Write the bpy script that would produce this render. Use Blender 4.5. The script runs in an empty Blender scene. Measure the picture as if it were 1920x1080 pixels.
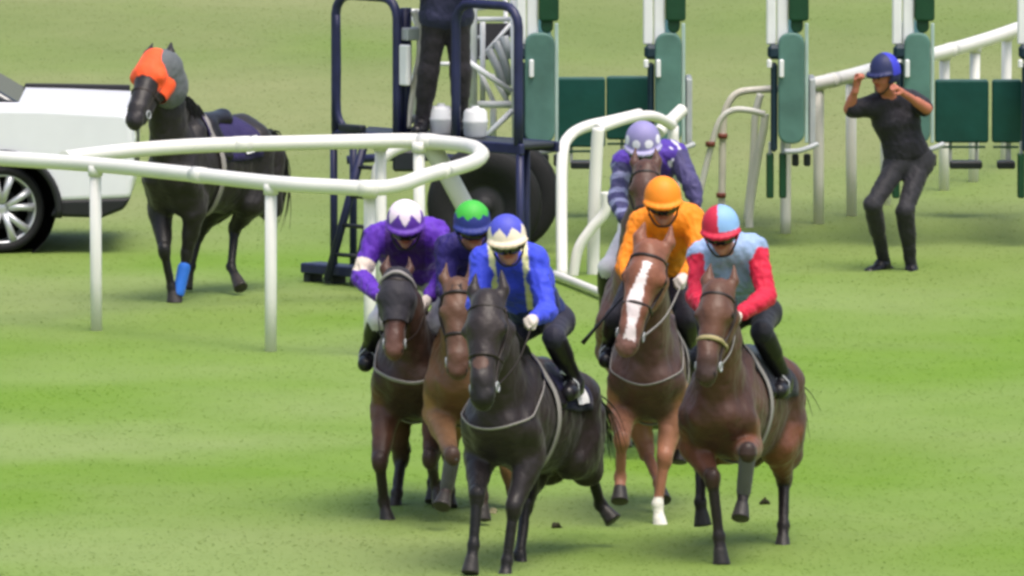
import bpy, math, random
import numpy as np
from mathutils import Vector, Matrix
random.seed(7); RS = np.random.RandomState(7)
C = bpy.context.scene.collection
scn = bpy.context.scene
# ------------------------------------------------------------ camera, sky, sun, exposure
TH = math.radians(5.0); F = 26060.0; CH = 9.5
cd = bpy.data.cameras.new('camera'); cam = bpy.data.objects.new('camera', cd); C.objects.link(cam)
cam.location = (0, 0, CH); cam.rotation_euler = (math.radians(90) - TH, 0, 0)
cd.sensor_width = 36; cd.lens = 36 * F / 1920; cd.clip_end = 5000; cd.clip_start = 1
scn.camera = cam
SUN_EL, SUN_AZ = math.radians(68), math.radians(150)      # high, behind the camera and to its right
w = bpy.data.worlds.new('World'); scn.world = w; w.use_nodes = True
nt = w.node_tree; sky = nt.nodes.new('ShaderNodeTexSky'); sky.sky_type = 'NISHITA'; sky.sun_disc = False
sky.sun_elevation = SUN_EL; sky.sun_rotation = SUN_AZ; sky.air_density = 1.2; sky.dust_density = 5.0; sky.ozone_density = .6
bg = nt.nodes['Background']; bg.inputs[1].default_value = 0.15; nt.links.new(sky.outputs[0], bg.inputs[0])
sl = bpy.data.lights.new('sun', 'SUN'); sl.energy = 1.5; sl.angle = math.radians(28); sl.color = (1, .965, .91)
so = bpy.data.objects.new('sun', sl); C.objects.link(so)
sd = Vector((math.sin(SUN_AZ) * math.cos(SUN_EL), math.cos(SUN_AZ) * math.cos(SUN_EL), math.sin(SUN_EL)))
so.rotation_euler = sd.to_track_quat('Z', 'Y').to_euler(); so.location = (0, 60, 40)
scn.view_settings.view_transform = 'Standard'; scn.view_settings.look = 'None'
scn.view_settings.exposure = 0.60; scn.view_settings.gamma = 1
scn.render.engine = 'CYCLES'; scn.cycles.use_denoising = True; scn.cycles.max_bounces = 5
scn.cycles.pixel_filter_type = 'BLACKMAN_HARRIS'; scn.cycles.filter_width = 3.1
# ------------------------------------------------------------ pixel -> world
V3 = lambda *a: np.array(a, dtype=float)
FW = V3(0, math.cos(TH), -math.sin(TH)); UP = V3(0, math.sin(TH), math.cos(TH))
def ray(px, py): return FW + V3(1, 0, 0) * ((px - 960) / F) + UP * ((540 - py) / F)
def plane(px, py, z=0.0):
    d = ray(px, py); t = (z - CH) / d[2]; return V3(0, 0, CH) + d * t
def at(px, py, Y):
    d = ray(px, py); return V3(0, 0, CH) + d * (Y / d[1])
# ------------------------------------------------------------ colours, materials
def lin(h):
    if isinstance(h, str):
        h = h.lstrip('#'); h = [int(h[i:i+2], 16) / 255 for i in (0, 2, 4)]
        return np.array([c / 12.92 if c <= .04045 else ((c + .055) / 1.055) ** 2.4 for c in h])
    return np.array(h, dtype=float)
MATS = {}
def mat(name, col=None, rough=.6, metal=0, spec=.4, var=.12, vscale=6, bump=0, bscale=40, attr=False, sheen=0, coat=0, alpha=None, trans=0):
    if name in MATS: return MATS[name]
    m = bpy.data.materials.new(name); m.use_nodes = True; n = m.node_tree; b = n.nodes['Principled BSDF']
    b.inputs['Roughness'].default_value = rough; b.inputs['Metallic'].default_value = metal
    b.inputs['Specular IOR Level'].default_value = spec
    if sheen: b.inputs['Sheen Weight'].default_value = sheen; b.inputs['Sheen Roughness'].default_value = .45
    if coat: b.inputs['Coat Weight'].default_value = coat; b.inputs['Coat Roughness'].default_value = .08
    if trans: b.inputs['Transmission Weight'].default_value = trans
    tc = n.nodes.new('ShaderNodeTexCoord')
    no = n.nodes.new('ShaderNodeTexNoise'); no.inputs['Scale'].default_value = vscale; no.inputs['Detail'].default_value = 5
    n.links.new(tc.outputs['Object'], no.inputs['Vector'])
    mr = n.nodes.new('ShaderNodeMapRange'); mr.inputs[1].default_value = .3; mr.inputs[2].default_value = .7
    mr.inputs[3].default_value = 1 - var; mr.inputs[4].default_value = 1 + var
    n.links.new(no.outputs['Fac'], mr.inputs[0])
    mx = n.nodes.new('ShaderNodeVectorMath'); mx.operation = 'SCALE'; n.links.new(mr.outputs[0], mx.inputs['Scale'])
    if attr:
        a = n.nodes.new('ShaderNodeAttribute'); a.attribute_name = 'Col'; n.links.new(a.outputs['Color'], mx.inputs[0])
    else: mx.inputs[0].default_value = tuple(lin(col))
    n.links.new(mx.outputs[0], b.inputs['Base Color'])
    if bump:
        n2 = n.nodes.new('ShaderNodeTexNoise'); n2.inputs['Scale'].default_value = bscale; n2.inputs['Detail'].default_value = 4
        n.links.new(tc.outputs['Object'], n2.inputs['Vector'])
        bp = n.nodes.new('ShaderNodeBump'); bp.inputs['Strength'].default_value = bump; bp.inputs['Distance'].default_value = .02
        n.links.new(n2.outputs['Fac'], bp.inputs['Height']); n.links.new(bp.outputs[0], b.inputs['Normal'])
    MATS[name] = m; return m
COAT = mat('horse_coat', rough=.46, spec=.33, var=.3, vscale=3.2, attr=True, sheen=.08, bump=.25, bscale=26)
CLOTH = mat('silk_cloth', rough=.62, spec=.25, var=.12, vscale=7, attr=True, sheen=.08, bump=.5, bscale=13)
SKIN = mat('skin', rough=.55, spec=.35, var=.06, vscale=14, attr=True)
SHELL = mat('cap_shell', rough=.58, spec=.45, var=.05, vscale=10, attr=True)
HAIR = mat('horse_hair', rough=.45, spec=.4, var=.25, vscale=20, attr=True)
LEATHER = mat('black_leather', '#17151a', rough=.35, var=.15, bump=.2, bscale=25)
STRAP = mat('strap_leather', '#241b17', rough=.45, var=.15)
PALESTRAP = mat('pale_webbing', '#8d8886', rough=.7, var=.12)
WHITEP = mat('white_plastic', '#dddbd6', rough=.4, var=.05, vscale=2.5, bump=.04, bscale=6)
WHITEM = mat('white_metal', '#dedee0', rough=.42, var=.06, vscale=4)
NAVYM = mat('navy_metal', '#23264a', rough=.42, var=.2, vscale=7)
DKM = mat('dark_metal', '#22262c', rough=.5, var=.2)
GREENP = mat('green_padding', '#164f4a', rough=.5, var=.16, vscale=5, bump=.35, bscale=5)
GREEND = mat('dark_green_padding', '#0c3b22', rough=.5, var=.18, vscale=5, bump=.3, bscale=6)
GREENL = mat('faded_green_padding', '#4f726a', rough=.42, var=.22, vscale=4, bump=.3, bscale=5)
GREYM = mat('grey_metal', '#a6aaad', rough=.45, var=.12)
RUBBER = mat('rubber', '#131316', rough=.75, var=.18, vscale=10, bump=.15, bscale=30)
# ------------------------------------------------------------ object helpers
def link(o, parent=None, mats=None):
    C.objects.link(o)
    if parent is not None: o.parent = parent
    return o
def empty(name, loc, label, cat, rot=0, group=None):
    o = bpy.data.objects.new(name, None); o.empty_display_size = .2; o.location = tuple(loc); o.rotation_euler = (0, 0, rot)
    o['label'] = label; o['category'] = cat
    if group: o['group'] = group
    return link(o)
def tag(o, label=None, cat=None, group=None, kind=None):
    for k, v in (('label', label), ('category', cat), ('group', group), ('kind', kind)):
        if v: o[k] = v
    return o
def mk(name, v, f, m, parent=None, off=None, cols=None, smooth=True):
    v = np.asarray(v, dtype=np.float32).reshape(-1, 3)
    if off is not None: v = v - np.asarray(off, dtype=np.float32)
    me = bpy.data.meshes.new(name)
    if isinstance(f, np.ndarray):
        nf, k = f.shape; me.vertices.add(len(v)); me.vertices.foreach_set('co', v.ravel())
        me.loops.add(nf * k); me.polygons.add(nf)
        me.loops.foreach_set('vertex_index', f.ravel().astype(np.int32))
        me.polygons.foreach_set('loop_start', np.arange(0, nf * k, k, dtype=np.int32))
        me.update(calc_edges=True)
    else: me.from_pydata([tuple(map(float, p)) for p in v], [], f); me.update()
    if smooth: me.polygons.foreach_set('use_smooth', np.ones(len(me.polygons), dtype=bool))
    if cols is not None:
        a = me.color_attributes.new('Col', 'FLOAT_COLOR', 'POINT')
        c = np.ones((len(v), 4), dtype=np.float32); c[:, :3] = cols; a.data.foreach_set('color', c.ravel())
    me.materials.append(m); o = bpy.data.objects.new(name, me)
    return link(o, parent)
class MB:                                                        # collects shapes into ONE mesh
    def __init__(s): s.v = []; s.f = []; s.sm = []
    def add(s, v, f, smooth=False):
        o = len(s.v); s.v += [tuple(map(float, p)) for p in v]; s.f += [tuple(i + o for i in q) for q in f]; s.sm += [smooth] * len(f)
    def box(s, lo, hi, bev=.0, R=None, c=None):
        lo = np.array(lo, float); hi = np.array(hi, float); b = min(bev, .49 * min(hi - lo))
        if b <= 0:
            v = [V3(x, y, z) for x in (lo[0], hi[0]) for y in (lo[1], hi[1]) for z in (lo[2], hi[2])]
            f = [(0, 1, 3, 2), (4, 6, 7, 5), (0, 4, 5, 1), (2, 3, 7, 6), (0, 2, 6, 4), (1, 5, 7, 3)]
        else:                                                    # chamfered box
            v = []; idx = {}
            for i in (0, 1):
                for j in (0, 1):
                    for k in (0, 1):
                        for ax in range(3):
                            p = V3((lo[0], hi[0])[i], (lo[1], hi[1])[j], (lo[2], hi[2])[k])
                            for q, sgn in ((0, i), (1, j), (2, k)):
                                if q != ax: p[q] += b if sgn == 0 else -b
                            idx[(i, j, k, ax)] = len(v); v.append(p)
            f = []
            for ax in range(3):
                o1, o2 = [q for q in range(3) if q != ax]
                for s0 in (0, 1):
                    q = []
                    for (m, n) in ((0, 0), (1, 0), (1, 1), (0, 1)):
                        t = [0, 0, 0]; t[ax] = s0; t[o1] = m; t[o2] = n; q.append(idx[(*t, ax)])
                    f.append(tuple(q))
                for m in (0, 1):
                    for n in (0, 1):
                        q = []
                        for (s0, a2) in ((0, o1), (1, o1), (1, o2), (0, o2)):
                            t = [0, 0, 0]; t[ax] = s0; t[o1] = m; t[o2] = n; q.append(idx[(*t, a2)])
                        f.append(tuple(q))
            for i in (0, 1):
                for j in (0, 1):
                    for k in (0, 1): f.append(tuple(idx[(i, j, k, a)] for a in range(3)))
        if R is not None:
            cc = np.array(c if c is not None else (lo + hi) / 2); v = [cc + R @ (p - cc) for p in v]
        s.add(v, f)
    def tube(s, pts, r, n=10, closed=False, sq=1.0, caps=True, samples=0, up=None):
        pts = [np.array(p, float) for p in pts]
        if samples: pts = spline(pts, samples, closed)
        m = len(pts); rr = [r] * m if np.isscalar(r) else list(np.interp(np.linspace(0, 1, m), np.linspace(0, 1, len(r)), r))
        u = None; base = len(s.v); vs = []
        for i in range(m):
            a = pts[(i - 1) % m] if (closed or i > 0) else pts[i]; b = pts[(i + 1) % m] if (closed or i < m - 1) else pts[i]
            t = b - a; t /= np.linalg.norm(t) + 1e-12
            if u is None or up is not None:
                h = np.array(up, float) if up is not None else (V3(0, 0, 1) if abs(t[2]) < .9 else V3(1, 0, 0))
                u = h - t * (h @ t)
            else: u = u - t * (u @ t)
            u /= np.linalg.norm(u) + 1e-12; wv = np.cross(t, u)
            for k in range(n):
                an = 2 * math.pi * k / n; vs.append(pts[i] + (u * math.cos(an) + wv * math.sin(an) * sq) * rr[i])
        fs = []
        for i in range(m if closed else m - 1):
            i2 = (i + 1) % m
            for k in range(n):
                k2 = (k + 1) % n; fs.append((i * n + k, i * n + k2, i2 * n + k2, i2 * n + k))
        s.add(vs, fs, True)
        if caps and not closed:
            s.f.append(tuple(base + k for k in reversed(range(n)))); s.f.append(tuple(base + (m - 1) * n + k for k in range(n))); s.sm += [False] * 2
    def lathe(s, prof, c, axis, n=32):                           # prof: (radius, along-axis)
        ax = np.array(axis, float); ax /= np.linalg.norm(ax)
        h = V3(0, 0, 1) if abs(ax[2]) < .9 else V3(1, 0, 0); u = np.cross(ax, h); u /= np.linalg.norm(u); wv = np.cross(ax, u)
        vs = [np.array(c) + ax * t + (u * math.cos(2*math.pi*k/n) + wv * math.sin(2*math.pi*k/n)) * r for r, t in prof for k in range(n)]
        fs = [(i*n+k, i*n+(k+1) % n, (i+1)*n+(k+1) % n, (i+1)*n+k) for i in range(len(prof)-1) for k in range(n)]
        s.add(vs, fs, True)
    def prism(s, poly, y0, y1):                                  # poly in x,z
        n = len(poly); v = [V3(x, y0, z) for x, z in poly] + [V3(x, y1, z) for x, z in poly]
        f = [tuple(range(n)), tuple(reversed(range(n, 2*n)))] + [(i, i+n, (i+1) % n + n, (i+1) % n) for i in range(n)]
        s.add(v, f)
    def build(s, name, m, parent=None, off=None):
        v = np.array(s.v)
        if off is not None: v = v - np.array(off)
        me = bpy.data.meshes.new(name); me.from_pydata([tuple(p) for p in v], [], s.f); me.update()
        me.polygons.foreach_set('use_smooth', np.array(s.sm, dtype=bool)); me.materials.append(m)
        return link(bpy.data.objects.new(name, me), parent)
def spline(pts, n, closed=False):
    P = [np.array(p, float) for p in pts]; m = len(P); out = []
    for i in range(m if closed else m - 1):
        g = lambda j: P[j % m] if closed else P[min(max(j, 0), m - 1)]
        p0, p1, p2, p3 = g(i-1), g(i), g(i+1), g(i+2)
        for k in range(n):
            t = k / n; out.append(.5 * (2*p1 + (p2-p0)*t + (2*p0-5*p1+4*p2-p3)*t*t + (3*p1-p0-3*p2+p3)*t**3))
    if not closed: out.append(P[-1])
    return out
# ------------------------------------------------------------ organic surfaces: blended tapering limbs -> one skin
def P_(a, b, r1, r2=None, k=.03, t='', s=(1, 1, 1)):
    return (np.array(a, float), np.array(b, float), r1, r1 if r2 is None else r2, k, t, np.array(s, float))
def pd(p, X):
    a, b, r1, r2, k, t, s = p
    Xs = X / s; A = a / s; B = (b - a) / s; L = B @ B
    q = Xs - A
    h = np.clip((q @ B) / L, 0, 1) if L > 1e-9 else np.zeros(q.shape[:-1])
    q = q - h[..., None] * B
    return (np.sqrt((q * q).sum(-1)) - (r1 + (r2 - r1) * h)) * s.min()
def smin(a, b, k):
    h = np.maximum(k - np.abs(a - b), 0) / k; return np.minimum(a, b) - h * h * k * .25
def field(prims, X, infl=0):
    d = np.full(X.shape[:-1], 9.0)
    for p in prims: d = smin(d, pd(p, X), p[4])
    return d - infl
def skin(prims, vox, infl=0.0, smooth=2):
    lo = np.min([np.minimum(p[0], p[1]) - max(p[2], p[3]) * p[6] for p in prims], axis=0) - infl - 3 * vox
    hi = np.max([np.maximum(p[0], p[1]) + max(p[2], p[3]) * p[6] for p in prims], axis=0) + infl + 3 * vox
    n = np.ceil((hi - lo) / vox).astype(int) + 1
    D = np.full(n, .4, dtype=np.float32)
    ax = [lo[i] + vox * np.arange(n[i]) for i in range(3)]
    for p in prims:
        m = p[4] + infl + 3 * vox; R = max(p[2], p[3])
        l = np.floor((np.minimum(p[0], p[1]) - R * p[6] - m - lo) / vox).astype(int); h = np.ceil((np.maximum(p[0], p[1]) + R * p[6] + m - lo) / vox).astype(int) + 1
        l = np.clip(l, 0, n); h = np.clip(h, 0, n)
        X = np.stack(np.meshgrid(ax[0][l[0]:h[0]], ax[1][l[1]:h[1]], ax[2][l[2]:h[2]], indexing='ij'), -1)
        sub = D[l[0]:h[0], l[1]:h[1], l[2]:h[2]]
        sub[...] = smin(sub, pd(p, X), p[4])
    D -= infl
    S = D < 0
    cnt = sum(S[i:n[0]-1+i, j:n[1]-1+j, k:n[2]-1+k].astype(np.int8) for i in (0, 1) for j in (0, 1) for k in (0, 1))
    act = (cnt > 0) & (cnt < 8); idx = np.argwhere(act); vid = np.full(act.shape, -1, dtype=np.int64); vid[act] = np.arange(len(idx))
    cs = [(i, j, k) for i in (0, 1) for j in (0, 1) for k in (0, 1)]
    val = {c: D[idx[:, 0]+c[0], idx[:, 1]+c[1], idx[:, 2]+c[2]] for c in cs}
    acc = np.zeros((len(idx), 3)); cn = np.zeros(len(idx))
    for a in cs:
        for q in range(3):
            if a[q] == 0:
                b = list(a); b[q] = 1; b = tuple(b); v0, v1 = val[a], val[b]; m = (v0 < 0) != (v1 < 0)
                t = np.where(m, v0 / np.where(m, v0 - v1, 1), 0)
                pos = np.array(a, float)[None] + t[:, None] * (np.array(b) - np.array(a)); acc += pos * m[:, None]; cn += m
    V = lo + vox * (idx + acc / cn[:, None])
    Fs = []
    for q in range(3):
        sl0 = [slice(None)] * 3; sl1 = [slice(None)] * 3; sl0[q] = slice(0, -1); sl1[q] = slice(1, None)
        e = S[tuple(sl0)] != S[tuple(sl1)]; ed = np.argwhere(e); o1, o2 = (q+1) % 3, (q+2) % 3
        ed = ed[(ed[:, o1] > 0) & (ed[:, o2] > 0) & (ed[:, o1] < n[o1]-1) & (ed[:, o2] < n[o2]-1)]
        qd = []
        for (m1, m2) in ((1, 1), (0, 1), (0, 0), (1, 0)):
            c = ed.copy(); c[:, o1] -= m1; c[:, o2] -= m2; qd.append(vid[c[:, 0], c[:, 1], c[:, 2]])
        qd = np.stack(qd, 1); ins = S[ed[:, 0], ed[:, 1], ed[:, 2]]
        qd[~ins] = qd[~ins][:, ::-1]; Fs.append(qd)
    Fq = np.concatenate(Fs); Fq = Fq[(Fq >= 0).all(1)]
    for _ in range(smooth):
        s = np.zeros_like(V); c = np.zeros(len(V))
        for a, b in ((0, 1), (1, 2), (2, 3), (3, 0)):
            for x, y in ((a, b), (b, a)):
                for q in range(3): s[:, q] += np.bincount(Fq[:, x], V[Fq[:, y], q], len(V))
                c += np.bincount(Fq[:, x], minlength=len(V))
        V = V * .5 + .5 * s / np.maximum(c, 1)[:, None]
    return V, Fq
def blur_cols(V, Q, c, it=8):
    for _ in range(it):
        s = np.zeros_like(c); n = np.zeros(len(V))
        for a, b in ((0, 1), (1, 2), (2, 3), (3, 0)):
            for x, y in ((a, b), (b, a)):
                for q in range(3): s[:, q] += np.bincount(Q[:, x], c[Q[:, y], q], len(V))
                n += np.bincount(Q[:, x], minlength=len(V))
        c = .4*c + .6*s / np.maximum(n, 1)[:, None]
    return c
def normals(V, Fq):
    nn = np.cross(V[Fq[:, 2]] - V[Fq[:, 0]], V[Fq[:, 3]] - V[Fq[:, 1]]); N = np.zeros_like(V)
    for a in range(4):
        for q in range(3): N[:, q] += np.bincount(Fq[:, a], nn[:, q], len(V))
    return N / (np.linalg.norm(N, axis=1, keepdims=True) + 1e-12)
_dirs = [(RS.normal(size=3), RS.rand() * 6.28) for _ in range(10)]
def wob(X, f):                                                   # smooth pseudo-noise in about -1..1
    o = 0
    for i, (d, ph) in enumerate(_dirs): o = o + np.sin(X @ (d * f * (1 + .23 * i)) + ph + 1.7 * np.sin(X @ (_dirs[(i+3) % 10][0] * f * .6)))
    return o / 4.5
def nearest(prims, V):
    best = np.full(len(V), 9.0); ix = np.zeros(len(V), int)
    for i, p in enumerate(prims):
        d = pd(p, V); m = d < best; best[m] = d[m]; ix[m] = i
    return np.array([p[5] for p in prims])[ix], ix
def project(prims, P, off, it=7):
    P = np.array(P, float)
    for _ in range(it):
        d = field(prims, P) - off; e = 1e-3
        g = np.stack([field(prims, P + np.eye(3)[q] * e) - off - d for q in range(3)], -1) / e
        P = P - d[:, None] * g / np.maximum((g * g).sum(-1, keepdims=True), .2)
    return P
class Fig:                                                       # local frame of one figure
    def __init__(s, px, gy, deg, z=0):
        s.O = plane(px, gy, z); s.a = math.radians(deg); c, n = math.cos(s.a), math.sin(s.a)
        s.R = np.array([[c, -n, 0], [n, c, 0], [0, 0, 1]])
    def __call__(s, px, py, dy): return s.R.T @ (at(px, py, s.O[1] + dy) - s.O)
    def world(s, p): return s.O + s.R @ np.array(p, float)
def hair(strands, r0, n=4):                                      # strands: lists of points
    V = []; Fc = []
    for st in strands:
        st = spline(st, 3); m = len(st); b = len(V)
        for i, p in enumerate(st):
            t = st[min(i+1, m-1)] - st[max(i-1, 0)]; t /= np.linalg.norm(t) + 1e-9
            u = np.cross(t, V3(.3, .9, .2)); u /= np.linalg.norm(u) + 1e-9; ww = np.cross(t, u); r = r0 * (1 - .85 * i / (m-1))
            for k in range(n): V.append(p + (u * math.cos(6.283*k/n) + ww * math.sin(6.283*k/n)) * r)
        for i in range(m-1):
            for k in range(n): Fc.append((b+i*n+k, b+i*n+(k+1) % n, b+(i+1)*n+(k+1) % n, b+(i+1)*n+k))
    return np.array(V), np.array(Fc)
#==== HORSES
HG = 'racehorses galloping towards the camera'
def horse(label, F_, head, legs, coat, points, hairc, muzzle=None, blaze=None, socks=(), scale=1.0, neckbase=None, hood=None, boots=(), bandage=None,
          breast=None, cloth='#1d1b3c', number=True, trunkc=None, armc=None, noseband=None, tb=(1.42, .64), hw=1.0, tilt=.12, group=HG, browband=None, cover=None, star=None, tailpts=None, reins=None, roll=0):
    S = scale; root = empty('racehorse', F_.O, label, 'horse', F_.a, group)
    poll = F_(*head[0]); muz = F_(*head[1])
    A = muz - poll; HL = np.linalg.norm(A); A /= HL
    Lr = V3(math.cos(roll), 0, math.sin(roll)); Lr -= A * (Lr @ A); Lr /= np.linalg.norm(Lr); N = np.cross(Lr, A)
    if N[1] > 0: N = -N
    h = lambda t, l, n: poll + A * (t * HL) + Lr * l + N * n
    kz = (tb[0] - tb[1]) / .70
    q = lambda x, y, z: V3(x*S, y*S, tb[1] + (z - .90) * kz - tilt * max(y + .25, 0))
    nb = q(0, -.50, 1.25) if neckbase is None else np.array(neckbase)
    pr = [P_(q(0, -.30, 1.22), q(0, .28, 1.20), .25*S, .275*S, .08, 'trunk', (.88, 1, 1.13)),
          P_(q(0, -.48, 1.04), q(0, .25, 1.04), .125*S, .14*S, .09, 'trunk', (1, 1, 1.1)),
          P_(q(0, .2, 1.2), q(0, .55, 1.24), .25*S, .22*S, .08, 'trunk', (.9, 1, 1.1)),
          P_(q(0, -.57, 1.17), q(0, -.22, 1.16), .165*S, .215*S, .08, 'trunk', (.98, 1, 1.15)),
          P_(q(0, -.28, 1.49), q(0, .12, 1.38), .085*S, .10*S, .10, 'trunk'),
          P_(q(0, .05, 1.36), q(0, .55, 1.42), .13*S, .13*S, .08, 'trunk'),
          P_(q(0, .52, 1.35), q(0, .80, 1.27), .20*S, .17*S, .08, 'trunk')]
    for s in (-1, 1):
        pr += [P_(q(.085*s, -.66, 1.16), q(.10*s, -.50, .99), .09*S, .09*S, .03, 'trunk'),
               P_(q(.09*s, -.28, 1.43), q(.15*s, -.56, 1.16), .09*S, .105*S, .05, 'trunk'),
               P_(q(.15*s, -.56, 1.14), q(.145*s, -.36, 1.02), .095*S, .095*S, .04, 'trunk'),
               P_(q(.12*s, .55, 1.34), q(.155*s, .55, 1.02), .18*S, .145*S, .06, 'trunk'),
               P_(q(.11*s, .84, 1.26), q(.125*s, .80, .95), .125*S, .11*S, .06, 'trunk')]
    # neck: deep and narrow
    mid = (nb + poll) / 2 + V3(0, .02, .05) * S; pb = poll + A * .03 - N * .04
    pr += [P_(nb, mid, .235*S, .165*S, .08, 'neck', (.74, 1, 1)), P_(mid, pb, .16*S, .106*S, .06, 'neck', (.70, 1, 1)),
           P_(q(0, -.22, 1.47), mid + V3(0, .03, .06)*S, .08*S, .07*S, .07, 'neck')]
    # head
    k = HL / .55 * 1.1 * hw
    pr += [P_(h(.02, 0, -.03), h(.26, 0, -.015), .080*k, .092*k, .04, 'head'),
           P_(h(.26, 0, -.01), h(.80, 0, .005), .078*k, .052*k, .04, 'head'),
           P_(h(.80, 0, .0), h(.97, 0, -.02), .053*k, .050*k, .03, 'nose'),
           P_(h(.93, .0, -.055), h(.99, 0, -.055), .034*k, .03*k, .02, 'nose')]
    for s in (-1, 1):
        pr += [P_(h(.22, .045*s*k, -.10*k), h(.42, .038*s*k, -.09*k), .066*k, .050*k, .05, 'head'),
               P_(h(.42, .03*s*k, -.08*k), h(.88, .016*s*k, -.06*k), .045*k, .026*k, .035, 'head'),
               P_(h(.27, .076*s*k, .01), h(.30, .078*s*k, .01), .028*k, .026*k, .02, 'brow'),
               P_(h(.285, .094*s*k, .012), h(.295, .094*s*k, .012), .017*k, .017*k, .006, 'eye'),
               P_(h(.93, .034*s*k, .006), h(.97, .036*s*k, -.008), .023*k, .022*k, .018, 'nose'),
               P_(h(.955, .046*s*k, .012), h(.975, .046*s*k, .005), .009*k, .009*k, .004, 'nostril'),
               P_(h(.0, .052*s*k, -.03), h(-.14, .072*s*k, -.035), .028*k, .030*k, .02, 'ear'),
               P_(h(-.14, .072*s*k, -.035), h(-.32, .062*s*k, -.015), .030*k, .006, .012, 'ear')]
    ends = {}
    for nm in ('fl', 'fr', 'hl', 'hr'):
        s = -1 if nm[1] == 'l' else 1; J = [F_(*j) for j in legs[nm]]
        if nm[0] == 'f':
            e0 = q(.168*s, -.44, .97)
            pr += [P_(q(.155*s, -.50, 1.10), e0, .11*S, .098*S, .04, 'arm'), P_(e0, J[0], .100*S, .050*S, .03, 'arm'),
                   P_(e0 + (J[0]-e0)*.15 + V3(.01*s, -.03, 0), e0 + (J[0]-e0)*.5, .07*S, .045*S, .04, 'arm')]
        else:
            e0 = q(.16*s, .44, .98)
            pr += [P_(q(.15*s, .55, 1.1), e0, .15*S, .125*S, .06, 'arm'), P_(e0, J[0], .112*S, .046*S, .035, 'arm'),
                   P_(q(.13*s, .72, 1.0), J[0] + V3(0, .02, .03), .09*S, .035*S, .05, 'arm')]
        kn, fe, to = J
        d = to - fe; d /= np.linalg.norm(d) + 1e-9; co = fe + (to - fe) * .55
        dn = d + V3(0, -.25, -.2); dn /= np.linalg.norm(dn)
        pr += [P_(kn + V3(0, 0, .025), kn - V3(0, 0, .02), .053*S, .048*S, .02, 'knee'),
               P_(kn, fe, .039*S, .034*S, .018, 'cannon'), P_(kn + V3(0, .022, 0), fe + V3(0, .02, 0), .018*S, .02*S, .012, 'cannon'),
               P_(fe, fe, .045*S, .045*S, .015, 'fet'),
               P_(fe, co, .036*S, .041*S, .012, 'past'), P_(co, to, .047*S, .061*S, .01, 'hoof')]
        ends[nm] = (kn, fe, co, to, len(pr))
    V, Q = skin(pr, .0125)
    Nn = normals(V, Q); tg, ix = nearest(pr, V)
    low = np.isin(tg, ['cannon', 'fet', 'past', 'knee', 'hoof'])
    V = V + Nn * (wob(V, 5) * .006 + (np.abs(wob(V, 9)) - .3) * .007 + wob(V, 22) * .0015)[:, None] * np.where(low, .3, 1)[:, None]
    c = np.tile(lin(coat), (len(V), 1)); pc = lin(points)
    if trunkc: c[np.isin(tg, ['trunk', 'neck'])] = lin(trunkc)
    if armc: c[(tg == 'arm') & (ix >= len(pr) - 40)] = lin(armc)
    c = blur_cols(V, Q, c, 14) * (1 + .14 * wob(V, 2.3) + .06 * wob(V, 9))[:, None]
    for tn, f in (('knee', .75), ('cannon', 1), ('fet', 1), ('past', 1)): m = tg == tn; c[m] = c[m] * (1-f) + pc * f
    m = tg == 'arm'                                              # dark points fade up the leg
    for nm, (kn, fe, co, to, _) in ends.items():
        dd = np.linalg.norm(V - kn, axis=1); f = np.clip(1 - (dd - .05) / .16, 0, 1) * .8 * m; c = c * (1-f[:, None]) + pc * f[:, None]
    c[tg == 'hoof'] = lin('#2b2725')
    for nm, (kn, fe, co, to, _) in ends.items():               # flat soles
        ax = to - co; L_ = np.linalg.norm(ax); ax /= L_; t = (V - co) @ ax
        m = (tg == 'hoof') & (t > L_) & (np.linalg.norm(V - to, axis=1) < .1); V[m] -= np.outer((t[m] - L_) * .85, ax)
    mz = lin(muzzle if muzzle else points); f = np.clip(((V - poll) @ A / HL - .72) / .2, 0, 1) * np.isin(tg, ['head', 'nose']) * .85
    c = c * (1-f[:, None]) + mz * f[:, None]
    c[np.isin(tg, ['eye', 'nostril'])] = lin('#0a0808')
    if blaze:
        tt = (V - poll) @ A / HL; ll = (V - poll) @ Lr; nn_ = (V - poll) @ N
        wd = blaze[0] * (1 + .25 * np.sin(tt * 14)) * np.where(tt < .3, .6, 1) * np.where(tt > .75, .9, 1)
        m = np.isin(tg, ['head', 'nose']) & (tt > blaze[1]) & (tt < blaze[2]) & (np.abs(ll - .012 * np.sin(tt*9) - blaze[3]) < wd) & (nn_ > .0)
        c[m] = lin('#e6d9d8')
    if star:
        m = (np.linalg.norm(V - h(*star[0]), axis=1) < star[1]) & ((V - poll) @ N > 0); c[m] = lin(star[2])
    for nm in socks:
        kn, fe, co, to, _ = ends[nm]; ax = (to - kn); L = np.linalg.norm(ax); ax /= L
        t = (V - kn) @ ax; m = low & (t > L * .52) & (np.linalg.norm(V - kn - np.outer(t, ax), axis=1) < .12); c[m] = lin('#e0dcd4')
    mk('body', V, Q, COAT, root, cols=c)
    # mane and forelock
    st = []
    crest = [poll - N*.02 - A*.02, mid + V3(0, .06, .13)*S, q(0, -.25, 1.57)]
    cr = spline(crest, 14)
    for i, p in enumerate(cr):
        for _ in range(9):
            sd_ = random.choice((-1, 1, 1)); L = random.uniform(.10, .17)
            a = p + V3(random.uniform(-.015, .015), random.uniform(-.01, .01), random.uniform(-.02, 0))
            st.append([a, a + V3(.05*sd_, .05, .025), a + V3(.075*sd_, .06+random.uniform(0, .05), -L*.5), a + V3(.085*sd_, .09, -L)])
    for _ in range(30):
        a = h(-.04, random.uniform(-.03, .03), .02); st.append([a, a + N*.05 + A*.03, a + N*.04 + A*random.uniform(.08, .14) + Lr*random.uniform(-.03, .03)])
    Vh, Qh = hair(st, .007); mk('mane', Vh, Qh, HAIR, root, cols=np.tile(lin(hairc), (len(Vh), 1)))
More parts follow.
